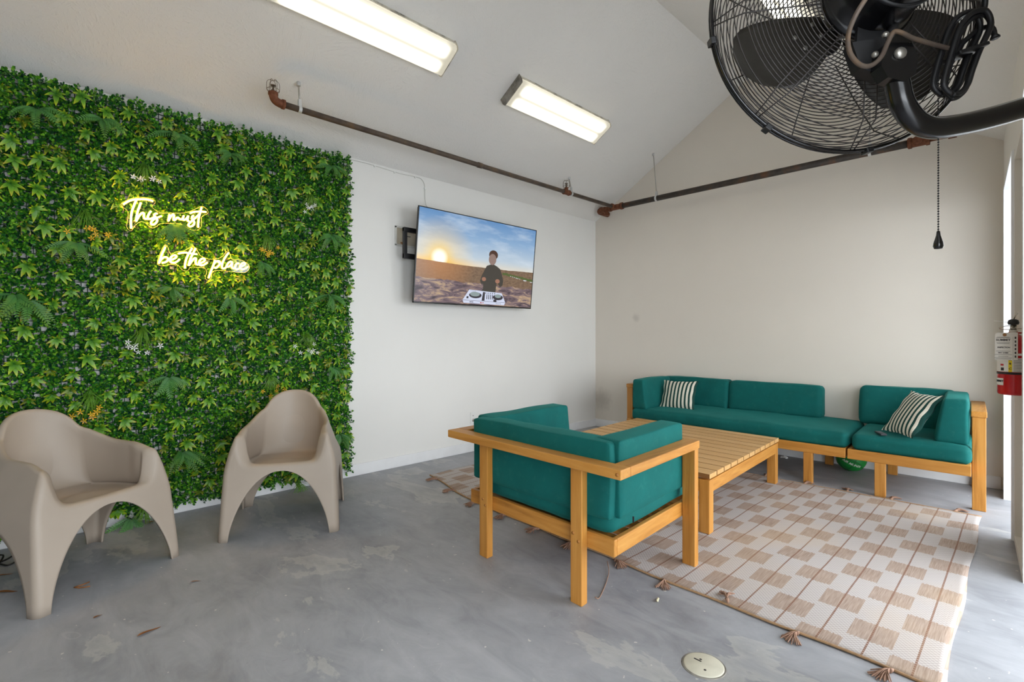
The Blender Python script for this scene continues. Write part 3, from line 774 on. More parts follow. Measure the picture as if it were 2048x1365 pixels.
NEON_B={'b':[[(-4.8139,1.7789),(-4.8230,1.7534),(-4.8343,1.7250),(-4.8432,1.6916),(-4.8508,1.6638),(-4.8387,1.6893),(-4.8207,1.7059),(-4.8048,1.7038),(-4.8025,1.6904),(-4.8139,1.6757),(-4.8343,1.6671)]],
 'e':[[(-4.8048,1.6875),(-4.7819,1.6937),(-4.7634,1.7055),(-4.7555,1.7185),(-4.7634,1.7248),(-4.7796,1.7175),(-4.7911,1.6971),(-4.7865,1.6785),(-4.7681,1.6749),(-4.7495,1.6878),(-4.7378,1.7028)]],
 't':[[(-4.7469,1.7369),(-4.7261,1.7447),(-4.7028,1.7488),(-4.6863,1.7466),(-4.6650,1.7463),(-4.6387,1.7451)],[(-4.6674,1.7832),(-4.6792,1.7598),(-4.6910,1.7337),(-4.6993,1.7108),(-4.7051,1.6855),(-4.7086,1.6633),(-4.7070,1.6443)]],
 'h':[[(-4.6483,1.7842),(-4.6578,1.7595),(-4.6697,1.7305),(-4.6792,1.7020),(-4.6875,1.6654),(-4.6769,1.6829),(-4.6650,1.7034),(-4.6531,1.7185),(-4.6454,1.7152),(-4.6471,1.6970),(-4.6454,1.6805),(-4.6362,1.6759),(-4.6242,1.6776)]],
 'e2':[[(-4.6266,1.6838),(-4.6120,1.6922),(-4.5974,1.7035),(-4.5937,1.7137),(-4.5998,1.7209),(-4.6108,1.7181),(-4.6230,1.7051),(-4.6285,1.6878),(-4.6217,1.6745),(-4.6047,1.6762),(-4.5900,1.6861),(-4.5790,1.6970)]],
 'p':[[(-4.5329,1.7173),(-4.5379,1.6969),(-4.5454,1.6735),(-4.5554,1.6443),(-4.5653,1.6124),(-4.5715,1.5908)],[(-4.5417,1.6852),(-4.5304,1.7034),(-4.5152,1.7135),(-4.5038,1.7089),(-4.5046,1.6917),(-4.5152,1.6764),(-4.5278,1.6639),(-4.5374,1.6672)],[(-4.5152,1.7078),(-4.5025,1.6991),(-4.4911,1.6974)]],
 'l':[[(-4.4485,1.7781),(-4.4641,1.7533),(-4.4769,1.7289),(-4.4872,1.7020),(-4.4911,1.6788),(-4.4859,1.6649),(-4.4744,1.6660),(-4.4602,1.6817)]],
 'a':[[(-4.4250,1.7141),(-4.4394,1.7161),(-4.4542,1.7010),(-4.4615,1.6816),(-4.4511,1.6791),(-4.4381,1.6896),(-4.4263,1.7082),(-4.4302,1.6904),(-4.4276,1.6762),(-4.4171,1.6714),(-4.4052,1.6768)]],
 'c':[[(-4.3826,1.7091),(-4.3959,1.7077),(-4.4065,1.6927),(-4.4087,1.6751),(-4.3986,1.6658),(-4.3826,1.6746)]],
 'e3':[[(-4.3773,1.6868),(-4.3612,1.6942),(-4.3477,1.7043),(-4.3436,1.7142),(-4.3545,1.7169),(-4.3693,1.7051),(-4.3773,1.6897),(-4.3741,1.6748),(-4.3612,1.6692),(-4.3423,1.6783),(-4.3260,1.6917)]]}
OUT_A=[(-5.0344,1.9921),(-5.0075,1.9657),(-5.0117,1.9026),(-5.0138,1.8710),(-4.9929,1.8507),(-4.9718,1.8879),(-4.9462,1.9155),(-4.9204,1.9117),(-4.8942,1.8864),(-4.8678,1.8930),(-4.8410,1.9187),(-4.7865,1.9299),(-4.7495,1.9357),(-4.7119,1.9276),(-4.6832,1.9097),(-4.6348,1.9084),(-4.6102,1.9432),(-4.6102,1.9999),(-4.5728,2.0318),(-4.5803,2.0590),(-4.6102,2.0736),(-4.6543,2.0432),(-4.7119,2.0109),(-4.7957,1.9966),(-4.8410,1.9889),(-4.8854,2.0188),(-4.8678,2.0488),(-4.8810,2.0704),(-4.9290,2.0719),(-4.9802,2.0595),(-5.0344,2.0206),(-5.0427,2.0010)]
OUT_B=[(-4.8589,1.6576),(-4.8320,1.6468),(-4.7957,1.6612),(-4.7495,1.6641),(-4.7260,1.6376),(-4.7071,1.6282),(-4.6880,1.6355),(-4.6736,1.6564),(-4.6299,1.6578),(-4.5953,1.6582),(-4.5803,1.6339),(-4.5903,1.5932),(-4.5753,1.5772),(-4.5552,1.5903),(-4.5450,1.6371),(-4.5041,1.6494),(-4.4254,1.6477),(-4.3441,1.6489),(-4.3137,1.6817),(-4.3220,1.7109),(-4.3660,1.7364),(-4.4254,1.7360),(-4.4413,1.7813),(-4.4571,1.7882),(-4.4833,1.7531),(-4.5092,1.7329),(-4.5653,1.7211),(-4.6151,1.7385),(-4.6274,1.7541),(-4.6494,1.7909),(-4.6784,1.7874),(-4.7119,1.7611),(-4.7541,1.7506),(-4.7865,1.7304),(-4.8025,1.7776),(-4.8185,1.7865),(-4.8365,1.7463),(-4.8544,1.6904)]
FERNS=[(-5.414,2.496),(-4.742,2.544),(-4.413,2.496),(-3.681,2.581),(-4.750,1.938),(-4.213,1.739),(-5.253,1.751),(-5.455,1.402),(-4.769,1.518),(-4.422,1.471),(-3.694,1.530),(-3.681,0.946),(-4.783,0.928),(-4.713,0.426),(-3.605,0.390),(-3.681,2.015),(-5.505,1.427),(-4.988,0.048),(-5.127,2.526)]
TUFTS_W=[(-4.918,2.301),(-3.860,2.321),(-4.926,1.254),(-3.876,1.227)]
TUFTS_Y=[(-5.205,1.950),(-4.182,1.944),(-5.179,0.862),(-4.154,0.911)]
TUFTS_P=[(-4.918,0.128),(-3.945,0.073)]

HY0, HY1, HZ0, HZ1 = -6.15, -3.50, .085, 2.685
H = thing('hedge_wall', 'artificial boxwood hedge panel covering the left wall behind the plastic armchairs', 'hedge', (.004, -4.8, 0))
hl = lambda y, z, x=0: (x, y+4.8, z)
m = MB(); y = HY0
while y < HY1: m.box(.006, .012, y+4.8-.002, y+4.8+.002, HZ0, HZ1, 0); y += .03
z = HZ0
while z < HZ1: m.box(.010, .016, HY0+4.8, HY1+4.8, z-.002, z+.002, 0); z += .03
tag(m.build('backing_grid', 'panel_grid', H), kind='stuff')
# boxwood: sprigs of small rounded leaves
def boxwood():
    sp = .0195
    ys = np.arange(HY0, HY1, sp); zs = np.arange(HZ0, HZ1, sp)
    Y, Z = np.meshgrid(ys, zs); P = np.stack([Y.ravel(), Z.ravel()], 1); P += rng.uniform(-.014, .014, P.shape)
    n = len(P); keep = rng.random(n) > .03
    # a few thin spots where the wall shows through
    hol = rng.uniform([HY0, HZ0], [HY1, HZ1], (34, 2))
    for h in hol: keep &= ((P-h)**2).sum(1) > (rng.uniform(.012, .028))**2
    P = P[keep]; n = len(P)
    depth = .052+.022*np.sin(P[:, 0]*9+1.3)*np.sin(P[:, 1]*8)+rng.uniform(-.026, .028, n)
    ax = np.stack([np.ones(n), rng.normal(0, .42, n), rng.normal(-.10, .42, n)], 1)
    edge = P[:, 0] > HY1-.05; ax[edge, 1] += rng.uniform(0, 1.1, edge.sum())
    lo = P[:, 1] < HZ0+.06; ax[lo, 2] -= rng.uniform(.3, 1.6, lo.sum())
    hi = P[:, 1] > HZ1-.05; ax[hi, 2] += rng.uniform(0, 1.0, hi.sum())
    ax /= np.linalg.norm(ax, axis=1)[:, None]
    base = np.stack([np.maximum(.014, depth-.03), P[:, 0]+4.8, P[:, 1]], 1)
    u = np.cross(ax, np.array([.1, .2, 1.0])); u /= np.linalg.norm(u, axis=1)[:, None]; v = np.cross(ax, u)
    NL = 9
    # leaf outline in (along, across)
    shape = np.array([(0, 0), (.35, .34), (.75, .36), (1.0, 0), (.75, -.36), (.35, -.34)])
    k = np.arange(NL); ph = rng.uniform(0, 6.28, (n, 1))+k[None, :]*2.4+rng.normal(0, .25, (n, NL))
    hgt = (k/NL)[None, :]*.042+rng.uniform(-.003, .003, (n, NL))
    tilt = .95-.75*(k/NL)[None, :]+rng.normal(0, .2, (n, NL))
    ln = (.0190-.0045*(k/NL)[None, :])*rng.uniform(.8, 1.25, (n, NL))
    rad = np.cos(ph)[..., None]*u[:, None, :]+np.sin(ph)[..., None]*v[:, None, :]
    A_ = ax[:, None, :]
    d = rad*np.sin(tilt)[..., None]+A_*np.cos(tilt)[..., None]
    nrm = -rad*np.cos(tilt)[..., None]+A_*np.sin(tilt)[..., None]
    s = np.cross(d, nrm)
    org = base[:, None, :]+A_*hgt[..., None]+rad*.002
    verts = org[:, :, None, :]+ln[..., None, None]*(shape[None, None, :, 0, None]*d[:, :, None, :]+shape[None, None, :, 1, None]*s[:, :, None, :]*1.15+(-.22*np.abs(shape[None, None, :, 1, None])*-1-.10*shape[None, None, :, 0, None]**2)*nrm[:, :, None, :])
    verts = verts.reshape(-1, 3); verts[:, 0] = np.maximum(verts[:, 0], .003); nl = n*NL
    me = bpy.data.meshes.new('boxwood_foliage'); me.vertices.add(len(verts)); me.vertices.foreach_set('co', verts.ravel().astype(np.float32))
    q = np.array([[0, 1, 2, 3], [0, 3, 4, 5]]); f = (np.arange(nl)[:, None, None]*6+q[None]).reshape(-1, 4)
    me.loops.add(f.size); me.loops.foreach_set('vertex_index', f.ravel().astype(np.int32))
    me.polygons.add(len(f)); me.polygons.foreach_set('loop_start', (np.arange(len(f))*4).astype(np.int32))
    me.polygons.foreach_set('loop_total', np.full(len(f), 4, np.int32))
    me.update(calc_edges=True); me.materials.append(M['boxwood_leaf']); return tag(link('boxwood_foliage', me, H), kind='stuff')
boxwood()
def leaf_into(m, org, d, nrm, L, Wd, curl=.25, rows=5):
    d = Vector(d).normalized(); nrm = Vector(nrm); nrm = (nrm-d*nrm.dot(d)).normalized(); s = d.cross(nrm); org = Vector(org)
    vs = []; at = []
    for i in range(rows+1):
        t = i/rows; wd = Wd*math.sin(math.pi*min(1, t**.62*.96+.02))**.85*.5
        c = org+d*(L*t)-nrm*(curl*L*t*t)
        for k in (-1, 0, 1): vs.append(tuple(c+s*(wd*k)+nrm*(abs(k)*wd*.28))); at.append(t*.85+.15*abs(k)*t+.01)
    fs = []
    for i in range(rows):
        for k in range(2): a = i*3+k; fs.append([a, a+1, a+4, a+3])
    m.add(vs, fs, True, at)
def rosette(seed):
    rg = np.random.default_rng(seed); m = MB(); n = rg.integers(7, 10)
    for k in range(n):
        a = 2*math.pi*(k+.5)/n+rg.normal(0, .18)+math.pi/2; down = .5-.5*math.sin(a)
        L = .034+.034*down+rg.uniform(-.004, .004); tl = .45+.65*down+rg.normal(0, .15)
        d = (math.cos(tl)*.9, math.cos(a)*math.sin(tl), math.sin(a)*math.sin(tl)-.12)
        nr = (math.sin(tl), -math.cos(a)*math.cos(tl), -math.sin(a)*math.cos(tl)+.3)
        leaf_into(m, (0, 0, 0), d, nr, L, L*.36, .30)
    return m
ros = [rosette(40+k) for k in range(5)]
pts = []
tries = 0
special = [(a, b) for a, b in FERNS+TUFTS_W+TUFTS_Y+TUFTS_P]
neon_c = [p for st in list(NEON_A.values())+list(NEON_B.values()) for s_ in st for p in s_]
while len(pts) < 300 and tries < 60000:
    tries += 1
    p = (rng.uniform(-5.75, HY1-.03), rng.uniform(HZ0+.02, HZ1-.05))
    if any((p[0]-q[0])**2+(p[1]-q[1])**2 < .094**2 for q in pts): continue
    if any(abs(p[0]-q[0]) < .07 and -.14 < p[1]-q[1] < .03 for q in special): continue
    if any((p[0]-q[0])**2+(p[1]-q[1])**2 < .035**2 for q in neon_c): continue
    pts.append(p)
robs = [m.build('leaf_rosette', 'rosette_leaf', H) for m in ros]
for i, (y, z) in enumerate(pts):
    o = robs[i] if i < len(robs) else robs[i % len(robs)].copy()
    if i >= len(robs): COL.objects.link(o)
    nearn = any((y-q[0])**2+(z-q[1])**2 < .10**2 for q in neon_c)
    o.location = hl(y, z, .055 if nearn else rng.uniform(.07, .095)); o.rotation_euler = (rng.normal(0, .35), rng.normal(.1, .2), rng.normal(0, .3)); s = rng.uniform(.8, 1.15); o.scale = (s, s, s)
# the remaining, half hidden rosettes of the panel, past the 300 that stand out
m = MB(); ct = 0
while ct < 170:
    y, z = rng.uniform(-6.1, HY1-.03), rng.uniform(HZ0+.02, HZ1-.04)
    if any((y-q[0])**2+(z-q[1])**2 < .055**2 for q in pts) or any((y-q[0])**2+(z-q[1])**2 < .03**2 for q in neon_c): continue
    g = ros[ct % 5]; s = rng.uniform(.6, .9); e = Euler((rng.normal(0, .5), rng.normal(.2, .3), 0)).to_matrix(); o_ = Vector(hl(y, z, .06))
    m.add([tuple(o_+e @ Vector(p)*s) for p in g.v], g.f, True, g.att); ct += 1
tag(m.build('leaf_rosettes', 'rosette_olive', H), kind='stuff')
# ferns: fronds with toothed sides
def frond(seed, L=.16, Wd=.05, npin=13):
    rg = np.random.default_rng(seed); m = MB()
    def spine(t): return Vector((.055*math.sin(t*2.2)*L/.15, 0, -L*t+.01*math.sin(t*3)))
    m.tube([tuple(spine(t)) for t in np.linspace(0, 1, 8)], .0012, 4)
    for k in range(npin):
        t = .10+.88*k/(npin-1); wd = Wd*.5*(math.sin(math.pi*min(.98, t*.80+.18))**.8)
        for sg in (-1, 1):
            c = spine(t); L2 = wd
            d = Vector((.15, sg, -.45)).normalized(); s = Vector((0, .3*sg, -1)).normalized()*(L*.88/(npin-1)*.50)
            a = c; b = c+d*L2
            m.add([tuple(a-s), tuple(a+s), tuple(c+d*L2*.7+s*1.05), tuple(b+s*.6), tuple(c+d*L2*.7-s*.75)], [[0, 1, 2, 3, 4]], False, [t, t, t*.6+.4, t*.5+.5, t*.6+.4])
    return m
fr = [frond(60+k) for k in range(3)]; fro = [None]*3
for i, (y, z) in enumerate(FERNS):
    f = tag(bpy.data.objects.new('fern', None)); COL.objects.link(f); f.parent = H; f.location = hl(y, z, .075); f.empty_display_size = .05
    nf = 7; sc = 1.0+.15*math.sin(i*2.1)
    for k in range(nf):
        a = -1.0+2.0*k/(nf-1)+rng.normal(0, .1); j = (i+k) % 3
        if fro[j] is None: o = fr[j].build('frond', 'fern_leaf', f); fro[j] = o
        else: o = fro[j].copy(); COL.objects.link(o); o.parent = f
        s = sc*rng.uniform(.8, 1.08); o.scale = (s, s, s); o.location = (.012*(k % 2), 0, 0)
        o.rotation_euler = (a, rng.uniform(-.45, -.1), rng.normal(0, .35))
# grass tufts with star flowers
def star(m, c, s, mt=None):
    c = Vector(c)
    for k in range(5):
        a = 2*math.pi*k/5+.3; d = Vector((.25, math.cos(a), math.sin(a))); t = Vector((0, -math.sin(a), math.cos(a)))
        m.add([tuple(c), tuple(c+d*s*.55+t*s*.17), tuple(c+d*s), tuple(c+d*s*.55-t*s*.17)], [[0, 1, 2, 3]])
def tuft(y, z, flower, seed):
    rg = np.random.default_rng(seed); m = MB(); tips = []
    for k in range(30):
        a = rg.normal(0, .42); L = rg.uniform(.10, .175); out = rg.uniform(.01, .05)
        P0 = (0, rg.normal(0, .012), rg.normal(0, .006)); P1 = (out+.02, math.sin(a)*L*.5, -math.cos(a)*L*.42); P2 = (out, math.sin(a)*L, -math.cos(a)*L)
        c = smooth_curve([P0, P1, P2], 3); w_ = rg.uniform(.0018, .0032); vs = []; at = []
        for i, p in enumerate(c):
            t = i/(len(c)-1); ww = w_*(1-.8*t); vs += [(p[0], p[1]-ww, p[2]), (p[0]+.001, p[1]+ww, p[2])]; at += [t+.01, t+.01]
        m.add(vs, [[2*i, 2*i+1, 2*i+3, 2*i+2] for i in range(len(c)-1)], True, at); tips.append(P2)
    o = m.build('grass_tuft', 'grass_blade', H); o.location = hl(y, z, .07)
    if flower:
        for k in rg.choice(len(tips), 7, replace=False):
            fm = MB(); star(fm, (0, 0, 0), rg.uniform(.017, .023)); p = tips[k]
            fo = fm.build('flower', flower, o); fo.location = (p[0]+.012, p[1], p[2]); fo.rotation_euler = (rg.uniform(0, 6), 0, 0)
for k, (y, z) in enumerate(TUFTS_W): tuft(y, z, 'flower_white', 80+k)
for k, (y, z) in enumerate(TUFTS_Y): tuft(y, z, 'flower_yellow', 90+k)
for k, (y, z) in enumerate(TUFTS_P): tuft(y, z, None, 99+k)

# ---------------------------------------------------------------- neon signs
def neon(label, letters, outline, loc):
    t = thing('neon_sign', label, 'neon sign', loc); X = .155
    f = lambda p, x: (x-loc[0], p[0]-loc[1], p[1]-loc[2])
    ol = smooth_curve(outline+[outline[0]], 3)[:-1]
    m = MB(); m.v = []; n = len(ol)
    m.add([f(p, X-.012) for p in ol]+[f(p, X-.007) for p in ol], [list(range(n)), list(range(n, 2*n))[::-1]])
    m.build('acrylic_backing', 'acrylic', t)
    MB().tube([f(p, X-.0095) for p in ol], .0011, 5, closed=True).build('acrylic_rim', 'acrylic_edge', t)
    for k, strokes in letters.items():
        m = MB()
        for s_ in strokes: m.tube(smooth_curve([f(p, X) for p in s_], 5), .0054, 8)
        m.build('letter_tube', 'neon_tube', t)
    for p in (outline[2], outline[len(outline)//2]):
        c = np.mean(outline, axis=0); q = (p[0]*.8+c[0]*.2, p[1]*.8+c[1]*.2)
        MB().cyl(f(q, .012), f(q, X-.006), .004, 8).build('standoff', 'zinc', t)
neon('glowing warm neon script reading This must on the hedge wall', NEON_A, OUT_A, (.155, -4.78, 2.0))
neon('glowing warm neon script reading be the place, lower on the hedge wall', NEON_B, OUT_B, (.155, -4.55, 1.72))

# ---------------------------------------------------------------- television on its swing mount
def emitflat(name, rgb, k=1.0):
    g = N(name); g.set(lin((8, 8, 9)), .25, 0, .4); g.b.inputs['Emission Color'].default_value = lin(rgb); g.b.inputs['Emission Strength'].default_value = k
    M[name] = g.m
def screen_mat():
    g = N('screen_landscape'); v = g.coord(); s = g.sep(v)
    # object space: x across the screen (-.755 .. .755), y up it (-.42 .. .42)
    u = g.math('DIVIDE', g.math('ADD', s[0], .755), 1.51); t = g.math('DIVIDE', g.math('ADD', s[1], .425), .85)
    sky = g.ramp(t, [(.45, lin((204, 206, 200))), (.56, lin((176, 192, 206))), (.78, lin((130, 162, 196))), (1, lin((92, 134, 180)))])
    cl = g.ramp(g.noise(g.coord((1.2, 5, 1), rot=(0, 0, .28)), 1.6, 4, .55), [(.46, B3(0)), (.66, B3(.45))])
    sky = g.mix(cl, sky, lin((208, 218, 226)))
    dx = g.math('SUBTRACT', u, .165); dy = g.math('MULTIPLY', g.math('SUBTRACT', t, .50), .62)
    d = g.math('SQRT', g.math('ADD', g.math('MULTIPLY', dx, dx), g.math('MULTIPLY', dy, dy)))
    sky = g.mix(g.ramp(d, [(.05, B3(.8)), (.13, B3(.35)), (.28, B3(0))]), sky, lin((246, 206, 96)))
    low = g.math('MULTIPLY', g.ramp(t, [(.44, B3(1)), (.53, B3(0))]), g.ramp(u, [(.2, B3(.8)), (.6, B3(.15))]))
    sky = g.mix(low, sky, lin((240, 186, 70)))
    sky = g.mix(g.ramp(d, [(.036, B3(1)), (.068, B3(0))]), sky, lin((255, 254, 236)))
    fld = g.ramp(g.noise(g.coord((30, 60, 1)), 1, 4), [(.3, lin((100, 80, 64))), (.7, lin((130, 106, 84)))])
    fld = g.mix(g.ramp(d, [(.06, B3(.75)), (.30, B3(0))]), fld, lin((178, 122, 72)))
    wh = g.ramp(g.noise(g.coord((4, 15, 1), rot=(0, 0, -.06)), 1.2, 6, .68, 1.2), [(.36, lin((66, 56, 62))), (.5, lin((116, 98, 104))), (.62, lin((176, 150, 122))), (.74, lin((222, 196, 150)))])
    wob = g.math('MULTIPLY', g.math('SUBTRACT', g.noise(g.coord((2, 1, 1)), 3, 3), .5), .07)
    edge = g.math('ADD', g.math('SUBTRACT', .27, g.math('MULTIPLY', u, .03)), wob)
    gr = g.mix(g.math('GREATER_THAN', t, edge), wh, fld)
    hor = g.math('ADD', g.math('SUBTRACT', .462, g.math('MULTIPLY', g.math('MULTIPLY', u, g.math('SUBTRACT', 1.0, u)), .06)), g.math('MULTIPLY', g.math('SUBTRACT', g.noise(v, 6, 3), .5), .012))
    c = g.mix(g.math('GREATER_THAN', t, hor), gr, sky)
    g.set(lin((8, 8, 9)), .22, 0, .4); g.l(c, g.b.inputs['Emission Color']); g.b.inputs['Emission Strength'].default_value = .92; M['screen'] = g.m
screen_mat()
for nm, c in (('pic_coat', (62, 58, 52)), ('pic_skin', (150, 108, 88)), ('pic_hair', (70, 46, 36)), ('pic_white', (196, 202, 222)), ('pic_dark', (50, 46, 54)), ('pic_tree', (78, 92, 48)), ('pic_teal', (132, 146, 146)), ('pic_red', (168, 60, 60)), ('pic_face', (134, 112, 104)), ('pic_car', (206, 208, 214)), ('pic_lead', (150, 132, 130))): emitflat(nm, c, .95)
TVT = R(6)
tv = thing('television', 'wall mounted flat television showing a person at a sunset field', 'television', (.215, -2.195, 1.928))
rm = Matrix(((0, math.sin(TVT), math.cos(TVT)), (1, 0, 0), (0, math.cos(TVT), -math.sin(TVT)))); tv.matrix_world = Matrix.Translation(tv.location) @ rm.to_4x4()
HW, HH = .765, .4325
m = MB(); m.box(-HW+.01, HW-.01, -HH+.01, HH-.01, -.035, -.004, .004); m.box(-.5, .5, -.33, .12, -.06, -.03, .008); m.build('rear_shell', 'matte_black', tv)
m = MB()
for b in ((-HW, HW, HH-.008, HH), (-HW, HW, -HH, -HH+.014), (-HW, -HW+.008, -HH, HH), (HW-.008, HW, -HH, HH)): m.box(*b, -.012, .004, .001)
m.build('bezel', 'gloss_black', tv)
m = MB(); m.add([(-HW+.007, -HH+.012, 0), (HW-.007, -HH+.012, 0), (HW-.007, HH-.007, 0), (-HW+.007, HH-.007, 0)], [[0, 1, 2, 3]]); scr = m.build('screen', 'screen', tv)
def sp(u, v, z=.0008): return (-.755+1.51*u, -.425+.85*v, z)
def flat(name, polys, mat, z=.0008):
    m = MB()
    for k, p in enumerate(polys): m.add([sp(a, b, z+k*.00003) for a, b in p], [list(range(len(p)))])
    return m.build(name, mat, scr)
def ell(cx, cy, rx, ry, n=24, a0=0): return [(cx+rx*math.cos(2*math.pi*k/n+a0), cy+ry*math.sin(2*math.pi*k/n+a0)) for k in range(n)]
rg = np.random.default_rng(3)
flat('screen_trees', [ell(.71+k*.0125, .405-k*.0022+rg.uniform(-.004, .004), .012, .016, 9) for k in range(24)], 'pic_tree')
flat('screen_cars', [ell(.845+.0, .372, .016, .010, 8), ell(.925, .352, .02, .012, 8), ell(.99, .34, .014, .010, 8)]+[ell(.78+k*.018, .382-k*.004, .006, .004, 6) for k in range(6)], 'pic_car', .001)
flat('screen_figure', [[(.515, .17), (.645, .15), (.652, .30), (.685, .235), (.707, .26), (.712, .315), (.69, .41), (.675, .455), (.645, .482), (.615, .50), (.585, .495), (.553, .475), (.535, .42), (.513, .35), (.502, .29), (.515, .252), (.532, .26), (.532, .20)]], 'pic_coat', .0012)
flat('screen_hands', [ell(.535, .315, .019, .024, 14), ell(.658, .305, .021, .026, 14)], 'pic_skin', .0014)
flat('screen_hair', [ell(.606, .612, .040, .056)], 'pic_hair', .0014)
flat('screen_face', [ell(.600, .558, .034, .066)], 'pic_face', .0016)
flat('screen_console', [[(.365, .055), (.415, .178), (.705, .165), (.745, .052), (.735, .018), (.375, .022)]], 'pic_white', .0018)
flat('screen_console_trim', [ell(.470, .118, .054, .036), ell(.672, .110, .047, .034), [(.527, .058), (.535, .162), (.553, .162), (.552, .058)], [(.366, .056), (.743, .053), (.743, .050), (.366, .052)], [(.395, .075), (.398, .1), (.413, .1), (.412, .075)], [(.632, .055), (.632, .082), (.66, .08), (.662, .052)]]+[[(.568+k*.017, .08), (.568+k*.017, .138), (.574+k*.017, .138), (.575+k*.017, .08)] for k in range(4)]+[ell(.56+k*.02, .152, .005, .006, 8) for k in range(5)]+[ell(.43+k*.012, .165, .003, .004, 6) for k in range(4)], 'pic_dark', .002)
flat('screen_platters', [ell(.466, .130, .042, .027), ell(.672, .125, .030, .022)], 'pic_teal', .0022)
flat('screen_sockets', [ell(.522, .034, .007, .008, 8), ell(.540, .035, .005, .006, 8)], 'pic_red', .0022)
flat('screen_lead', [[(.365, .055), (.33, .03), (.31, .034), (.31, .038), (.33, .036), (.365, .062)]], 'pic_lead', .0022)
text_mesh('screen_lettering', 'serato', .020, 'pic_dark', scr, sp(.44, .038, .0022), (0, 0, 0), .0001, bold=.0006)
text_mesh('screen_lettering', 'Pioneer DJ', .016, 'pic_dark', scr, sp(.680, .033, .0022), (0, 0, 0), .0001)

mt = thing('television_mount', 'black steel swing mount between the television and the wall', 'mount', (0, -2.7, 2.03))
mw = lambda m: setattr(m, 'v', [(x, y+2.7, z-2.03) for x, y, z in m.v]) or m
mw(MB().box(.09, .118, -3.020, -2.985, 1.905, 2.175, .003)).build('upright', 'matte_black', mt)
for z0, z1 in ((2.14, 2.18), (1.898, 1.945)): mw(MB().box(.088, .122, -3.020, -2.45, z0, z1, .004)).build('arm', 'matte_black', mt)
mw(MB().box(.0, .018, -2.55, -2.40, 1.85, 2.23, .003)).build('wall_plate', 'matte_black', mt)
mw(MB().box(.018, .10, -2.52, -2.46, 1.93, 2.15, .003)).build('knuckle', 'matte_black', mt)
mw(MB().box(.11, .138, -2.50, -2.38, 1.88, 2.20, .003)).build('head_plate', 'matte_black', mt)
rb = thing('recessed_box', 'cut open beige wall recess behind the television mount', 'wall box', (0, -2.93, 2.10))
m = MB()
for b in ((-3.045, -3.025, 2.025, 2.205), (-2.80, -2.78, 2.025, 2.205), (-3.045, -2.78, 2.19, 2.208), (-3.045, -2.78, 2.022, 2.04)): m.box(.0, .006, b[0]+2.93, b[1]+2.93, b[2]-2.10, b[3]-2.10, .002)
m.build('torn_edge', 'cable_white', rb)
MB().box(.0, .0015, -.095, .13, -.062, .092, 0).build('backing', 'outlet_beige' if 'outlet_beige' in M else plain('outlet_beige', (196, 186, 166), .6), rb)
MB().box(.0015, .012, -.03, .05, .02, .03, .002).build('bracket_tab', 'zinc', rb)
MB().tube([(.004, -.055, -.045), (.008, -.02, -.038), (.006, .01, -.05), (.004, -.02, -.058), (.006, -.045, -.048)], .006, 6).build('torn_scrap', 'brown_card', rb)

cb = thing('television_cable', 'thin white cable clipped under the sloped ceiling, dropping to the television', 'cable', (.012, -2.7, 2.71))
pth = [(.008, -3.50, 2.70), (.008, -3.30, 2.703), (.008, -3.0, 2.69), (.008, -2.80, 2.696), (.008, -2.745, 2.675), (.008, -2.722, 2.62), (.010, -2.72, 2.5), (.05, -2.72, 2.42), (.18, -2.72, 2.36)]
MB().tube(smooth_curve([(x-.012, y+2.7, z-2.71) for x, y, z in pth], 6), .0035, 6).build('lead', 'cable_white', cb)
for y, z in ((-3.25, 2.70), (-2.83, 2.693), (-2.722, 2.61), (-3.05, 2.688)): MB().box(-.011, .0, y+2.7-.006, y+2.7+.006, z-2.71-.009, z-2.71+.007, .001).build('clip', 'white_plastic', cb)

ol = thing('wall_outlet', 'white outlet plate low on the left wall behind the armchair', 'outlet', (0, -2.122, .348))
MB().box(0, .006, -.036, .036, -.06, .06, .003).build('cover_plate', 'white_plastic', ol)
m = MB(); m.lathe([(.016, 0), (.016, .003), (.014, .004)], 20, Matrix.Translation((.006, 0, -.025)) @ Matrix.Rotation(R(90), 4, 'Y')); m.build('round_socket', 'zinc', ol)
MB().box(.006, .0075, -.004, .004, .018, .026, 0).build('screw_slot', 'outlet_slot', ol)

# ---------------------------------------------------------------- fluorescent fixtures
SL = math.atan2(RZ-EZ, RX)
def fixture(label, cx, cy, side, rust_end=1, LEN=1.27):
    z = EZ+(RZ-EZ)*(cx/RX if side > 0 else (3.95-cx)/(3.95-RX))
    t = thing('ceiling_light', label, 'ceiling light', (cx, cy, z), (0, -SL if side > 0 else SL, 0), 'fluorescent ceiling lights')
    h = LEN/2
    MB().prism([(-.128, 0), (.128, 0), (.118, -.035), (-.118, -.035)], -h+.004, h-.004, 'y').build('housing', 'fixture_enamel', t)
    prof = [(-.122, -.028), (-.126, -.055), (-.116, -.080), (-.098, -.088), (.098, -.088), (.116, -.080), (.126, -.055), (.122, -.028)]
    MB().prism(prof, -h+.008, h-.008, 'y').build('diffuser', 'diffuser', t)
    for e, s in ((-1, -h), (1, h)):
        pr_ = [(-.134, .0), (.134, .0), (.134, -.058), (.122, -.087), (-.122, -.087), (-.134, -.058)]
        MB().prism(pr_, min(s, s-e*.007), max(s, s-e*.007), 'y').build('end_cap', 'fixture_end' if e*rust_end < 0 else 'fixture_enamel', t)
    for x in (-.127, .127): MB().box(x-.0025, x+.0025, -h, h, -.034, -.022, .001).build('side_rail', 'fixture_enamel', t)
    return t
fixture('long fluorescent ceiling light above the hedge wall, cut by the top edge', .968, -3.82, 1)
fixture('fluorescent ceiling light on the left slope above the television, nearer the back wall', .965, -1.885, 1)
fixture('fluorescent ceiling light on the right slope seen through the fan guard', 3.025, -2.36, -1)

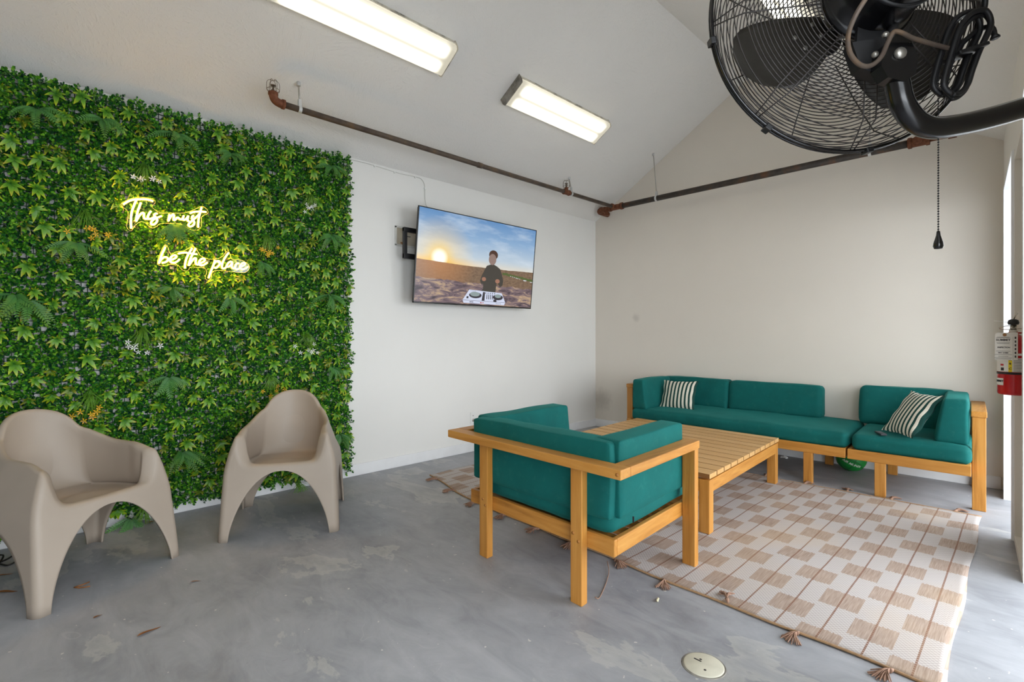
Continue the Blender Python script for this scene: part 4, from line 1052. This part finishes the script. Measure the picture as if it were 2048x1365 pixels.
fixture('added fluorescent fill light on the left slope, unseen behind the camera', .966, -6.1, 1)  # unseen extra fixture, added to brighten the left and front of the room
fixture('added fluorescent fill light on the right slope, unseen behind the camera', 3.025, -5.4, -1)  # second unseen fixture, added for more even light
# ---------------------------------------------------------------- sprinkler pipes
def ring(m, c, axis, r, w, rr):
    """short collar of radius r+rr"""
    a = Vector(c)-Vector(axis)*w/2; b = Vector(c)+Vector(axis)*w/2; m.tube([a, b], r+rr, 16); return m
def sprinkler(par, loc, name='sprinkler_head'):
    s = bpy.data.objects.new(name, None); COL.objects.link(s); s.parent = par; s.location = loc; s.empty_display_size = .03
    m = MB(); m.cyl((0, 0, 0), (0, 0, .018), .010, 12); m.tube([(-.011, 0, .016), (-.013, 0, .03), (-.006, 0, .042), (0, 0, .046), (.006, 0, .042), (.013, 0, .03), (.011, 0, .016)], .0026, 6); m.cyl((0, 0, .017), (0, 0, .044), .003, 8)
    m.lathe([(.002, .046), (.018, .045), (.019, .048), (.002, .049)], 16); m.build('nozzle', 'wire_rust', s)
    m = MB()
    for k in range(6):
        a = math.pi/3*k+.3; d = (math.cos(a), math.sin(a))
        m.tube(smooth_curve([(d[0]*.012, d[1]*.012, .004), (d[0]*.036, d[1]*.036, .006), (d[0]*.040, d[1]*.040, .03), (d[0]*.038, d[1]*.038, .066), (d[0]*.022, d[1]*.022, .082), (d[0]*.004, d[1]*.004, .080)], 3), .0016, 5)
    m.tube([(.039*math.cos(t), .039*math.sin(t), .018) for t in np.linspace(0, 2*math.pi, 20, endpoint=False)], .0016, 5, closed=True)
    m.build('wire_cage', 'wire_rust', s); return s
def hanger(par, base, top, r):
    h = bpy.data.objects.new('hanger', None); COL.objects.link(h); h.parent = par; h.location = base; h.empty_display_size = .03
    d = Vector(top)-Vector(base)
    MB().tube([(0, 0, r+.03), (d.x*.9, d.y*.9, d.z-.03), (d.x, d.y, d.z-.012)], .0055, 8).build('rod', 'zinc', h)
    MB().cyl((d.x, d.y, d.z-.02), (d.x, d.y, d.z+.006), .014, 12).build('ceiling_socket', 'galvanized', h)
    ax = par['axis_y']
    pts = [(0, 0, r+.045)]+[((0 if ax else math.sin(t)*(r+.004)), (math.sin(t)*(r+.004) if False else 0), 0) for t in ()]
    m = MB(); n = 20; P = []
    for k in range(n+1):
        t = R(25)+R(310)*k/n; q = ((r+.0025)*math.sin(t), (r+.0025)*math.cos(t)); P.append(q)
    P = [(.007, r+.05)]+P+[(-.007, r+.05)]
    w = .011; vs = []
    for a, b in P:
        for e in (-w, w): vs.append((a, e, b) if ax else (e, a, b))
    m.add(vs, [[2*i, 2*i+1, 2*i+3, 2*i+2] for i in range(len(P)-1)]); o = m.build('strap', 'galvanized', h)
    sm2 = o.modifiers.new('thickness', 'SOLIDIFY'); sm2.thickness = .003
    return h
PX, PY, PZ = .46, -.22, 2.79
p1 = thing('sprinkler_pipe', 'thin rusty sprinkler branch pipe running along the left ceiling slope', 'pipe', (PX, -2.2, PZ)); p1['axis_y'] = 1
l1 = lambda x, y, z: (x-PX, y+2.2, z-PZ)
MB().cyl(l1(PX, -4.20, PZ), l1(PX, PY-.078, PZ), .021, 16).build('pipe_run', 'pipe_steel', p1)
m = MB(); m.tube(smooth_curve([l1(PX, -4.185, PZ), l1(PX, -4.215, PZ), l1(PX, -4.245, PZ+.012), l1(PX, -4.258, PZ+.042), l1(PX, -4.258, PZ+.060)], 4), .0275, 16)
ring(m, l1(PX, -4.192, PZ), (0, 1, 0), .0275, .018, .005); ring(m, l1(PX, -4.258, PZ+.052), (0, 0, 1), .0275, .018, .004); m.build('elbow', 'rust_fitting', p1)
sprinkler(p1, l1(PX, -4.258, PZ+.060))
m = MB(); ring(m, l1(PX, -1.16, PZ), (0, 1, 0), .021, .085, .007); ring(m, l1(PX, -1.20, PZ), (0, 1, 0), .021, .015, .010); ring(m, l1(PX, -1.12, PZ), (0, 1, 0), .021, .015, .010); m.cyl(l1(PX, -1.16, PZ), l1(PX, -1.16, PZ+.05), .020, 14); m.build('tee', 'rust_fitting', p1)
sprinkler(p1, l1(PX, -1.16, PZ+.048))
ring(MB(), l1(PX, -2.42, PZ), (0, 1, 0), .021, .05, .004).build('coupling', 'pipe_steel', p1)
for y, dx in ((-4.08, -.02), (-1.075, -.03)):
    x = PX+dx; hanger(p1, l1(PX, y, PZ), l1(x, y, EZ+(RZ-EZ)*x/RX-.004), .021)
p2 = thing('sprinkler_pipe', 'thick dark sprinkler main pipe along the back wall', 'pipe', (2.0, PY, PZ)); p2['axis_y'] = 0
l2 = lambda x, y, z: (x-2.0, y-PY, z-PZ)
MB().cyl(l2(.50, PY, PZ), l2(3.36, PY, PZ), .031, 18).build('pipe_run', 'pipe_dark', p2)
m = MB(); m.cyl(l2(.37, PY, PZ), l2(.56, PY, PZ), .034, 18); ring(m, l2(.555, PY, PZ), (1, 0, 0), .034, .03, .008); ring(m, l2(.385, PY, PZ), (1, 0, 0), .034, .03, .007); m.cyl(l2(PX, PY, PZ), l2(PX, PY-.075, PZ), .027, 16); ring(m, l2(PX, PY-.068, PZ), (0, 1, 0), .027, .022, .007); m.build('tee', 'rust_fitting', p2)
MB().lathe([(.030, 0), (.030, .004)], 16, Matrix.Translation(l2(.572, PY, PZ)) @ Matrix.Rotation(R(90), 4, 'Y')).build('thread_sealant', 'white_plastic', p2)
m = MB(); m.cyl(l2(.23, PY, PZ), l2(.38, PY, PZ), .029, 16); ring(m, l2(.30, PY, PZ), (1, 0, 0), .029, .03, .006); m.build('nipple', 'rust_fitting', p2)
m = MB(); m.tube(smooth_curve([l2(.27, PY, PZ), l2(.235, PY, PZ-.004), l2(.215, PY+.02, PZ-.01), l2(.21, PY+.06, PZ-.012), l2(.21, -.02, PZ-.012)], 4), .034, 16); ring(m, l2(.255, PY, PZ), (1, 0, 0), .034, .022, .006); m.build('elbow', 'rust_fitting', p2)
m = MB(); m.cyl(l2(.33, PY, PZ), l2(.345, PY-.012, PZ-.075), .022, 14); m.lathe([(.012, 0), (.034, .002), (.036, .008), (.012, .010)], 20, Matrix.Translation(l2(.347, PY-.013, PZ-.082))); m.build('drain_spout', 'rust_fitting', p2)
m = MB(); ring(m, l2(3.40, PY, PZ), (1, 0, 0), .031, .14, .008); ring(m, l2(3.345, PY, PZ), (1, 0, 0), .031, .022, .014); ring(m, l2(3.46, PY, PZ), (1, 0, 0), .031, .022, .014); m.cyl(l2(3.40, PY, PZ), l2(3.40, PY-.07, PZ), .030, 14); m.build('tee', 'rust_fitting', p2)
m = MB(); m.cyl(l2(3.46, PY, PZ), l2(3.62, PY, PZ), .022, 14); ring(m, l2(3.61, PY, PZ), (1, 0, 0), .022, .05, .009); m.build('reducer', 'rust_fitting', p2)
hanger(p2, l2(1.026, PY, PZ), l2(.985, PY, EZ+(RZ-EZ)*.985/RX-.004), .031)
hanger(p2, l2(3.07, PY, PZ), l2(3.07, PY, EZ+(RZ-EZ)*(3.95-3.07)/(3.95-RX)-.004), .031)

# ---------------------------------------------------------------- industrial wall fan
FAN = thing('wall_fan', 'large black caged wall fan on a bent pipe arm at top right', 'fan', (3.685, -3.894, 2.051), (R(90), 0, TH))
ARM_PATH = [(0.5578,-0.2295,0.100),(0.4599,-0.2628,0.110),(0.3610,-0.2933,0.120),(0.2684,-0.3221,0.130),(0.1867,-0.3432,0.140),(0.1158,-0.3546,0.150),(0.0688,-0.3412,0.155),(0.0340,-0.3043,0.160),(0.0222,-0.2593,0.160),(0.0163,-0.2215,0.160)]
CORD_LOOP = [(-0.1458,-0.1369,0.300),(-0.1661,-0.1743,0.290),(-0.1685,-0.2045,0.270),(-0.1518,-0.2308,0.250),(-0.1184,-0.2452,0.230),(-0.0867,-0.2442,0.220),(-0.0584,-0.2224,0.215),(-0.0388,-0.1856,0.210),(-0.0252,-0.1618,0.210),(-0.0060,-0.1641,0.210),(0.0247,-0.1695,0.200),(0.0787,-0.1774,0.190),(0.1336,-0.1844,0.180)]
CORD_UP = [(0.2046,-0.0972,0.180),(0.2092,-0.0809,0.180),(0.2010,-0.0413,0.190),(0.1881,0.0203,0.200),(.12,.06,.24),(.02,.03,.27)]
BUNDLE = [(0.1249,-0.2950,0.190),(0.1053,-0.2743,0.190),(0.1110,-0.2374,0.190),(0.1249,-0.1912,0.190),(0.1399,-0.1451,0.190),(0.1652,-0.1105,0.190),(0.1975,-0.0990,0.190),(0.2125,-0.1197,0.190),(0.2090,-0.1474,0.190),(0.1883,-0.1912,0.190),(0.1710,-0.2374,0.190),(0.1595,-0.2720,0.190),(0.1422,-0.2904,0.190)]
def guard(name, sg, dome):
    m = MB()
    def zr(r): return sg*(dome-.026*(r/.305)**2) if r <= .305 else sg*(dome-.026)*(1-(r-.305)/.052)
    rs = list(np.arange(.092 if sg > 0 else .05, .306, .0098))+list(.305+np.array([.014, .026, .036, .045]))
    for r in rs: m.tube([(r*math.cos(t), r*math.sin(t), zr(r)) for t in np.linspace(0, 2*math.pi, 72, endpoint=False)], .0015, 5, closed=True)
    for k in range(8):
        for off in ((-.016, .016) if sg > 0 else (0,)):
            a = math.pi/4*k+math.pi/8*(sg < 0)+R(3); d = Vector((math.cos(a), math.sin(a), 0)); s = Vector((-d.y, d.x, 0))*off
            m.tube([d*r+s+Vector((0, 0, zr(r)+sg*.002)) for r in (.085, .18, .26, .303)]+[d*.330+s*.6+Vector((0, 0, zr(.330)+sg*.002)), d*.355+s*.3+Vector((0, 0, sg*.004))], .0019, 5)
    return tag(m.build(name, 'guard_wire', FAN), kind='stuff')
guard('rear_guard', 1, .098); guard('front_guard', -1, .092)
m = MB()
for z in (-.006, .006): m.tube([(.357*math.cos(t), .357*math.sin(t), z) for t in np.linspace(0, 2*math.pi, 96, endpoint=False)], .0042, 8, closed=True)
m.build('rim_hoop', 'gloss_black', FAN)
for k in range(8):
    a = math.pi/4*k+R(10)
    o = MB().box(-.009, .009, -.007, .007, -.014, .014, .002).build('rim_clip', 'matte_black', FAN); o.location = (.360*math.cos(a), .360*math.sin(a), 0); o.rotation_euler = (0, 0, a+math.pi/2)
m = MB(); m.lathe([(.02, -.094), (.05, -.094), (.053, -.088), (.05, -.084), (.02, -.086)], 32); m.build('front_badge_plate', 'matte_black', FAN)
for k in range(3):
    a0 = R(202)+k*R(120); vs = []; nr, nw = 12, 10
    for i in range(nr+1):
        r = .05+(.305-.05)*i/nr; t = i/nr
        hw = (.045+.085*math.sin(min(1, t*1.25)*math.pi/2))*(1 if t < .8 else math.sqrt(max(.02, 1-((t-.8)/.2)**2*.75)))
        for j in range(nw+1):
            q = -1+2*j/nw; off = q*hw+.035*t; al = math.atan2(off, r); rr = r*math.cos(al*.35)
            vs.append((rr*math.cos(a0+al), rr*math.sin(a0+al), -.004+off*.36-.012*(1-q*q)*t+.0))
    f = [[i*(nw+1)+j, (i+1)*(nw+1)+j, (i+1)*(nw+1)+j+1, i*(nw+1)+j+1] for i in range(nr) for j in range(nw)]
    m = MB(); m.add(vs, f, True); b_ = m.build('blade', 'blade_grey', FAN); sd = b_.modifiers.new('thickness', 'SOLIDIFY'); sd.thickness = .002
    m = MB()
    for (r, o) in ((.085, -.018), (.085, .022), (.145, .0), (.145, .04)):
        al = o/r; m.lathe([(.001, -.004), (.006, -.003), (.0065, 0), (.001, .001)][::-1], 10, Matrix.Translation((r*math.cos(a0+al), r*math.sin(a0+al), .006+o*.36)))
    m.build('rivet', 'zinc', b_)
m = MB(); m.lathe([(.001, -.05), (.034, -.048), (.04, -.03), (.04, .03), (.02, .05), (.001, .05)], 24); m.build('hub', 'matte_black', FAN)
m = MB(); m.lathe([(.02, .088), (.118, .090), (.120, .098), (.112, .108), (.104, .112), (.100, .16), (.097, .245), (.085, .285), (.05, .305), (.001, .308)], 48); m.build('motor_housing', 'gloss_black', FAN)
m = MB(); m.lathe([(.1005, .20), (.103, .202), (.103, .208), (.1005, .21)], 48); m.build('motor_band', 'matte_black', FAN)
# yoke, pivot plate, bolts
m = MB(); m.prism([(-.079, -.150), (.012, -.135), (.020, -.190), (-.006, -.232), (-.058, -.212)], .115, .150); m.build('yoke', 'matte_black', FAN)
m = MB(); m.prism([(-.04, -.06), (.04, -.06), (.02, -.17), (-.05, -.17)], .108, .118); m.build('yoke_plate', 'matte_black', FAN)
m = MB(); m.prism([(-.030, -.178), (.005, -.150), (.030, -.160), (.050, -.205), (.044, -.245), (.018, -.262), (-.020, -.252), (-.036, -.225)], .150, .186); m.build('pivot_plate', 'gloss_black', FAN)
m = MB(); m.tube(smooth_curve(ARM_PATH+[(.012, -.195, .16)], 6), .0255, 18); m.build('arm_pipe', 'gloss_black', FAN)
m = MB(); m.tube([(.0, .02, .16), (.075, .12, .12), (.10, .16, .10)], .009, 10); m.build('stay_rod', 'matte_black', FAN)
m = MB(); m.tube([(.008, -.150, .150), (.062, -.062, .105), (.120, .02, .10)], .011, 10); m.build('brace', 'matte_black', FAN)
for (x, y, r) in ((.006, -.198, .0135), (-.022, -.150, .007), (.016, -.158, .008), (-.046, -.196, .007), (.030, -.172, .006)):
    m = MB(); m.lathe([(.0005, .010), (r*.8, .009), (r, .005), (r, 0)], 12, Matrix.Translation((x, y, .186 if r > .008 else .176))); m.build('bolt', 'zinc', FAN)
m = MB(); m.tube(smooth_curve(CORD_LOOP, 5), .0052, 8); m.build('grey_cord', 'pipe_steel', FAN)
m = MB()
for k in range(4):
    dx, dy, dz = (0, .011, -.008, .004)[k], (0, -.004, .009, .014)[k], -.010*k
    m.tube(smooth_curve([(x+dx*(1 if i < 8 else .4), y+dy, z+dz) for i, (x, y, z) in enumerate(BUNDLE+BUNDLE[:1])], 4), .0062, 8)
m.build('coiled_cord', 'black_rubber', FAN)
m = MB(); m.tube(smooth_curve([(0.1424,-0.1939,0.170),(0.1762,-0.1558,0.165),(0.2139,-0.1275,0.165),(0.2350,-0.1283,0.170),(0.2380,-0.1547,0.175)], 4), [.006]*16+[.010], 8); m.build('plug_tail', 'black_rubber', FAN)
m = MB(); m.tube(smooth_curve(CORD_UP, 4), .006, 8); m.build('cord_drop', 'black_rubber', FAN)
for c, sz in (((.165, -.192, .178), (.036, .004, .026)),):
    o = MB().box(-sz[0], sz[0], -sz[1], sz[1], -sz[2], sz[2], .002).build('cable_tie', 'black_rubber', FAN); o.location = c; o.rotation_euler = (0, 0, R(18))
ch = MB(); top = [(0.059, -0.0483, .135), (0.1158, -0.0969, .132)]
for i in range(10):
    t = i/10; ch.lathe([(.0003, -.0017), (.0017, 0), (.0003, .0017)], 6, Matrix.Translation((top[0][0]+(top[1][0]-top[0][0])*t, top[0][1]+(top[1][1]-top[0][1])*t, .134)))
yy = -.0969
while yy > -.598: ch.lathe([(.0003, -.0022), (.0022, -.0008), (.0022, .0008), (.0003, .0022)], 6, Matrix.Translation((.1418, yy, .132))); yy -= .0062
ch.tube([(.1158, -.0969, .132), (.1418, -.0975, .132), (.1418, -.598, .132)], .0007, 4); ch.build('pull_chain', 'matte_black', FAN)
m = MB(); m.lathe([(.001, 0), (.0035, -.002), (.0045, -.012), (.0095, -.030), (.0105, -.038), (.008, -.044), (.001, -.045)], 18, Matrix.Translation((.1418, -.596, .132)) @ Matrix.Rotation(R(-90), 4, 'X')); m.build('chain_pendant', 'gloss_black', FAN)
m = MB(); m.cyl((.5578, -.2295, .100), (.585, -.222, .095), .05, 20); m.build('wall_flange', 'gloss_black', FAN)

# ---------------------------------------------------------------- fire extinguisher in the stud bay
EXT = thing('fire_extinguisher', 'red fire extinguisher with white inspection tag beside the doorway', 'fire extinguisher', (3.972, -1.62, .88), (0, 0, R(-58)))
# local -y faces the camera... the body stands on local z
ER = .064
m = MB(); m.lathe([(.02, .006), (.054, 0), (.0615, .004), (ER, .012), (ER, .262), (.061, .285), (.050, .306), (.030, .322), (.020, .328), (.020, .340)], 40); m.build('cylinder', 'red_enamel', EXT)
def band(name, z0, z1, a0, a1, mat, rr=.0008, n=18):
    m = MB(); vs = []
    for k in range(n+1):
        a = a0+(a1-a0)*k/n; c = ((ER+rr)*math.cos(a), (ER+rr)*math.sin(a)); vs += [(c[0], c[1], z0), (c[0], c[1], z1)]
    m.add(vs, [[2*k, 2*k+2, 2*k+3, 2*k+1] for k in range(n)], True); return m.build(name, mat, EXT)
band('strap', .112, .124, 0, 2*math.pi, 'black_rubber', .002, 40)
FA = R(-32)     # azimuth of the label centre in the extinguisher's own frame
band('instruction_label', .126, .225, FA-1.5, FA+1.5, 'paper_label'); band('warning_stripe', .200, .214, FA+.15, FA+1.35, 'red_enamel', .0012)
band('class_strip', .126, .20, FA-.28, FA-.06, 'yellow_label', .0014)
band('service_sticker', .052, .090, FA-1.5, FA-.62, 'paper_label', .001)
def on_cyl(body, a, z, size, mat='ink', sx=1.0, bold=.0004):
    cu = bpy.data.curves.new('print', 'FONT'); cu.body = body; cu.size = size; cu.align_x = 'CENTER'; cu.align_y = 'CENTER'; cu.offset = bold
    t = bpy.data.objects.new('print', cu); COL.objects.link(t); me = bpy.data.meshes.new_from_object(t); bpy.data.objects.remove(t)
    for v in me.vertices:
        an = a+v.co.x*sx/ER; v.co = ((ER+.002)*math.cos(an), (ER+.002)*math.sin(an), z+v.co.y)
    me.materials.clear(); me.materials.append(M[mat]); return link('print', me, EXT)
on_cyl('SUMMIT', FA-1.05, .074, .016, bold=.0008); on_cyl('C', FA-.17, .142, .016); on_cyl('B', FA-.17, .170, .014); on_cyl('A', FA-.17, .190, .012)
for k in range(9): band('print_line', .130+k*.0078, .1325+k*.0078, FA+.02, FA+.9+.3*math.sin(k*2.3), 'outlet_slot', .0011, 10)
band('pictogram', .132, .148, FA-.82, FA-.58, 'ink', .0012, 6); band('pictogram', .158, .168, FA-.85, FA-.60, 'red_ink', .0012, 6)
m = MB(); m.lathe([(.018, .335), (.018, .350), (.014, .354), (.014, .378), (.001, .380)], 20); m.build('valve_body', 'chrome', EXT)
u_ = Vector((math.cos(FA), math.sin(FA), 0)); s_ = Vector((-u_.y, u_.x, 0))
def ex(p): return tuple(u_*p[0]+s_*p[1]+Vector((0, 0, p[2])))
m = MB(); m.add([ex(p) for p in ((.010, -.012, .36), (.010, .012, .36), (.034, .012, .352), (.034, -.012, .352), (.036, -.012, .30), (.036, .012, .30), (.033, .012, .30), (.033, -.012, .30))], [[0, 1, 2, 3], [3, 2, 5, 4], [4, 5, 6, 7]]); m.build('carry_handle', 'chrome', EXT)
m = MB(); m.lathe([(.001, 0), (.020, .002), (.024, .012), (.020, .026), (.010, .032), (.001, .033)], 22, Matrix.Translation(ex((.006, .0, .378)))); m.build('lever_knob', 'matte_black', EXT)
m = MB(); m.tube([ex((.0, .0, .405)), ex((.006, .008, .43)), ex((.01, .016, .442))], .003, 6); m.build('lever_tip', 'chrome', EXT)
m = MB(); m.tube(smooth_curve([ex((.012, .0, .372)), ex((.03, -.02, .374)), ex((.028, -.05, .366)), ex((.008, -.052, .358)), ex((.0, -.02, .354)), ex((.002, .04, .36)), ex((.0, .065, .362))], 5), .002, 6); m.build('safety_pin', 'chrome', EXT)
m = MB(); m.tube([ex((.012, -.005, .392)), ex((.02, -.075, .402))], .0012, 5); m.build('pull_seal', 'white_plastic', EXT)
MB().tube([ex((-.01, .0, .335)), ex((-.01, .07, .335))], .004, 6).build('wall_bracket', 'red_enamel', EXT)
tg = bpy.data.objects.new('inspection_tag', None); COL.objects.link(tg); tg.parent = EXT; tg.location = ex((.068, -.026, .263)); tg.empty_display_size = .03
tg.rotation_euler = (R(90), 0, FA+R(90)-R(2))
MB().prism([(-.044, -.074), (.044, -.074), (.044, .074), (-.034, .074), (-.044, .062)], -.0004, .0004).build('card', 'paper_label', tg)
m = MB(); m.lathe([(.001, .0005), (.008, .0006), (.008, .0012), (.001, .0012)], 16, Matrix.Translation((-.006, .062, 0))); m.build('eyelet', 'brown_card', tg)
text_mesh('print', 'SUMMIT', .015, 'ink', tg, (-.012, .034, .0007), (0, 0, 0), .0001, bold=.0005, sx=1.05)
for k, (y, hw) in enumerate(((.050, .024), (.046, .028), (.020, .026), (.015, .024), (-.026, .028), (-.044, .034), (-.054, .020), (-.062, .034), (-.068, .03))):
    MB().box(-.012-hw, -.012+hw, y-.0008, y+.0008, .0005, .0008, 0).build('print_line', 'outlet_slot', tg)
text_mesh('print', 'INSPECTION', .0095, 'ink', tg, (-.010, -.006, .0007), (0, 0, 0), .0001, bold=.0005, sx=.9); text_mesh('print', 'DRY CHEM', .008, 'ink', tg, (-.012, -.035, .0007), (0, 0, 0), .0001, bold=.0004)
for k in range(6): MB().box(.032, .038, -.060+k*.020, -.048+k*.020, .0005, .0008, 0).build('print_line', 'outlet_slot', tg)
MB().box(.0255, .0262, -.07, .05, .0005, .0008, 0).build('print_line', 'outlet_slot', tg)

# ---------------------------------------------------------------- floor cover and litter
DC = thing('cleanout_cover', 'round cream cleanout cover set in the concrete floor at lower right', 'floor cover', (3.207, -3.70, 0))
m = MB(); m.lathe([(.001, .006), (.066, .006), (.070, .004), (.072, 0)], 36); m.build('lid', 'cover_cream', DC)
m = MB(); m.lathe([(.071, 0), (.071, .003), (.076, .002), (.078, 0)], 36); m.build('rim', 'fixture_end', DC)
for x, y in ((-.02, .018), (.018, -.028)): MB().lathe([(.001, .0065), (.004, .0068), (.005, .006)][::-1], 10, Matrix.Translation((x, y, 0))).build('lid_screw', 'outlet_slot', DC)
MB().box(-.040, -.012, .004, .010, .0055, .0065, 0).build('chip', 'ink', DC)
def dryleaf(label, x, y, L, Wd, rz, curl=.15):
    m = MB(); leaf_into(m, (-L/2, 0, .004), (1, 0, .05), (0, .15, 1), L, Wd, curl, 6); m.v = [(a, b, max(.0015, c)) for a, b, c in m.v]
    o = m.build('dry_leaf', 'dry_leaf'); o.location = (x, y, 0); o.rotation_euler = (0, 0, rz); return tag(o, label, 'leaf', 'dry leaves on the floor')
dryleaf('largest dry brown leaf on the open concrete at lower left', 1.548, -5.108, .085, .022, R(105))
dryleaf('dry brown leaf on the floor at the left picture edge, by the nearest chair leg', .70, -5.53, .09, .03, R(60))
dryleaf('tiny dry leaf scrap right of the nearest plastic chair leg', 1.263, -5.245, .035, .016, R(120))
dryleaf('dry orange leaf behind the nearest chair leg at the left edge', .455, -5.545, .075, .02, R(80))
dryleaf('faint dry leaf fragment on open concrete between the plastic chairs', 1.20, -4.87, .045, .012, R(70))
dryleaf('curled brown leaf by the baseboard between the plastic armchairs', .12, -4.89, .06, .04, R(30), -.2)
o = MB(); o.tube([(0, 0, .003), (.012, .03, .005), (.008, .06, .004)], .0028, 5); o.tube([(0, 0, .003), (.03, .004, .005), (.05, .022, .004), (.06, .034, .004)], .0028, 5)
o = o.build('dry_twig', 'dry_leaf'); o.location = (.868, -5.30, 0); o.rotation_euler = (0, 0, R(25)); tag(o, 'small forked orange twig on the floor right of the left plastic armchair', 'twig')
m = MB(); m.lathe([(.0005, -.016), (.0055, -.012), (.0045, -.001), (.006, .009), (.0005, .015)], 10, Matrix.Rotation(R(90), 4, 'X')); o = m.build('peanut_shell', 'cream_chip'); o.location = (2.861, -3.417, .006); o.rotation_euler = (0, 0, R(20)); tag(o, 'small cream nut shell on the concrete beside the rug edge', 'nut')
m = MB(); rg = np.random.default_rng(5)
for k in range(9):
    c = rg.uniform(-.022, .022, 3)*np.array((1.3, 1, .6)); m.lathe([(.0005, -.008), (.011, -.003), (.009, .005), (.0005, .008)], 7, Matrix.Translation((c[0], c[1], .012+abs(c[2]))) @ Matrix.Rotation(rg.uniform(0, 3), 4, 'X'))
o = m.build('crumpled_paper', 'white_plastic', None, True); o.location = (2.37, -.16, 0); tag(o, 'crumpled white paper scrap on the floor under the long sofa section', 'paper')
m = MB()
for k, P in enumerate(([(.20, -5.62, .006), (.26, -5.57, .006), (.33, -5.53, .006), (.30, -5.49, .012)], [(.16, -5.60, .02), (.22, -5.55, .03), (.30, -5.56, .02), (.36, -5.58, .006)], [(.10, -5.52, .05), (.16, -5.50, .02), (.22, -5.53, .006), (.28, -5.60, .006)])):
    m.tube(smooth_curve([(x-.25, y+5.55, z) for x, y, z in P], 5), .0045, 6)
o = m.build('power_lead', 'black_rubber'); o.location = (.25, -5.55, 0); tag(o, 'tangled thin black power lead on the floor below the hedge at the left edge', 'cord')
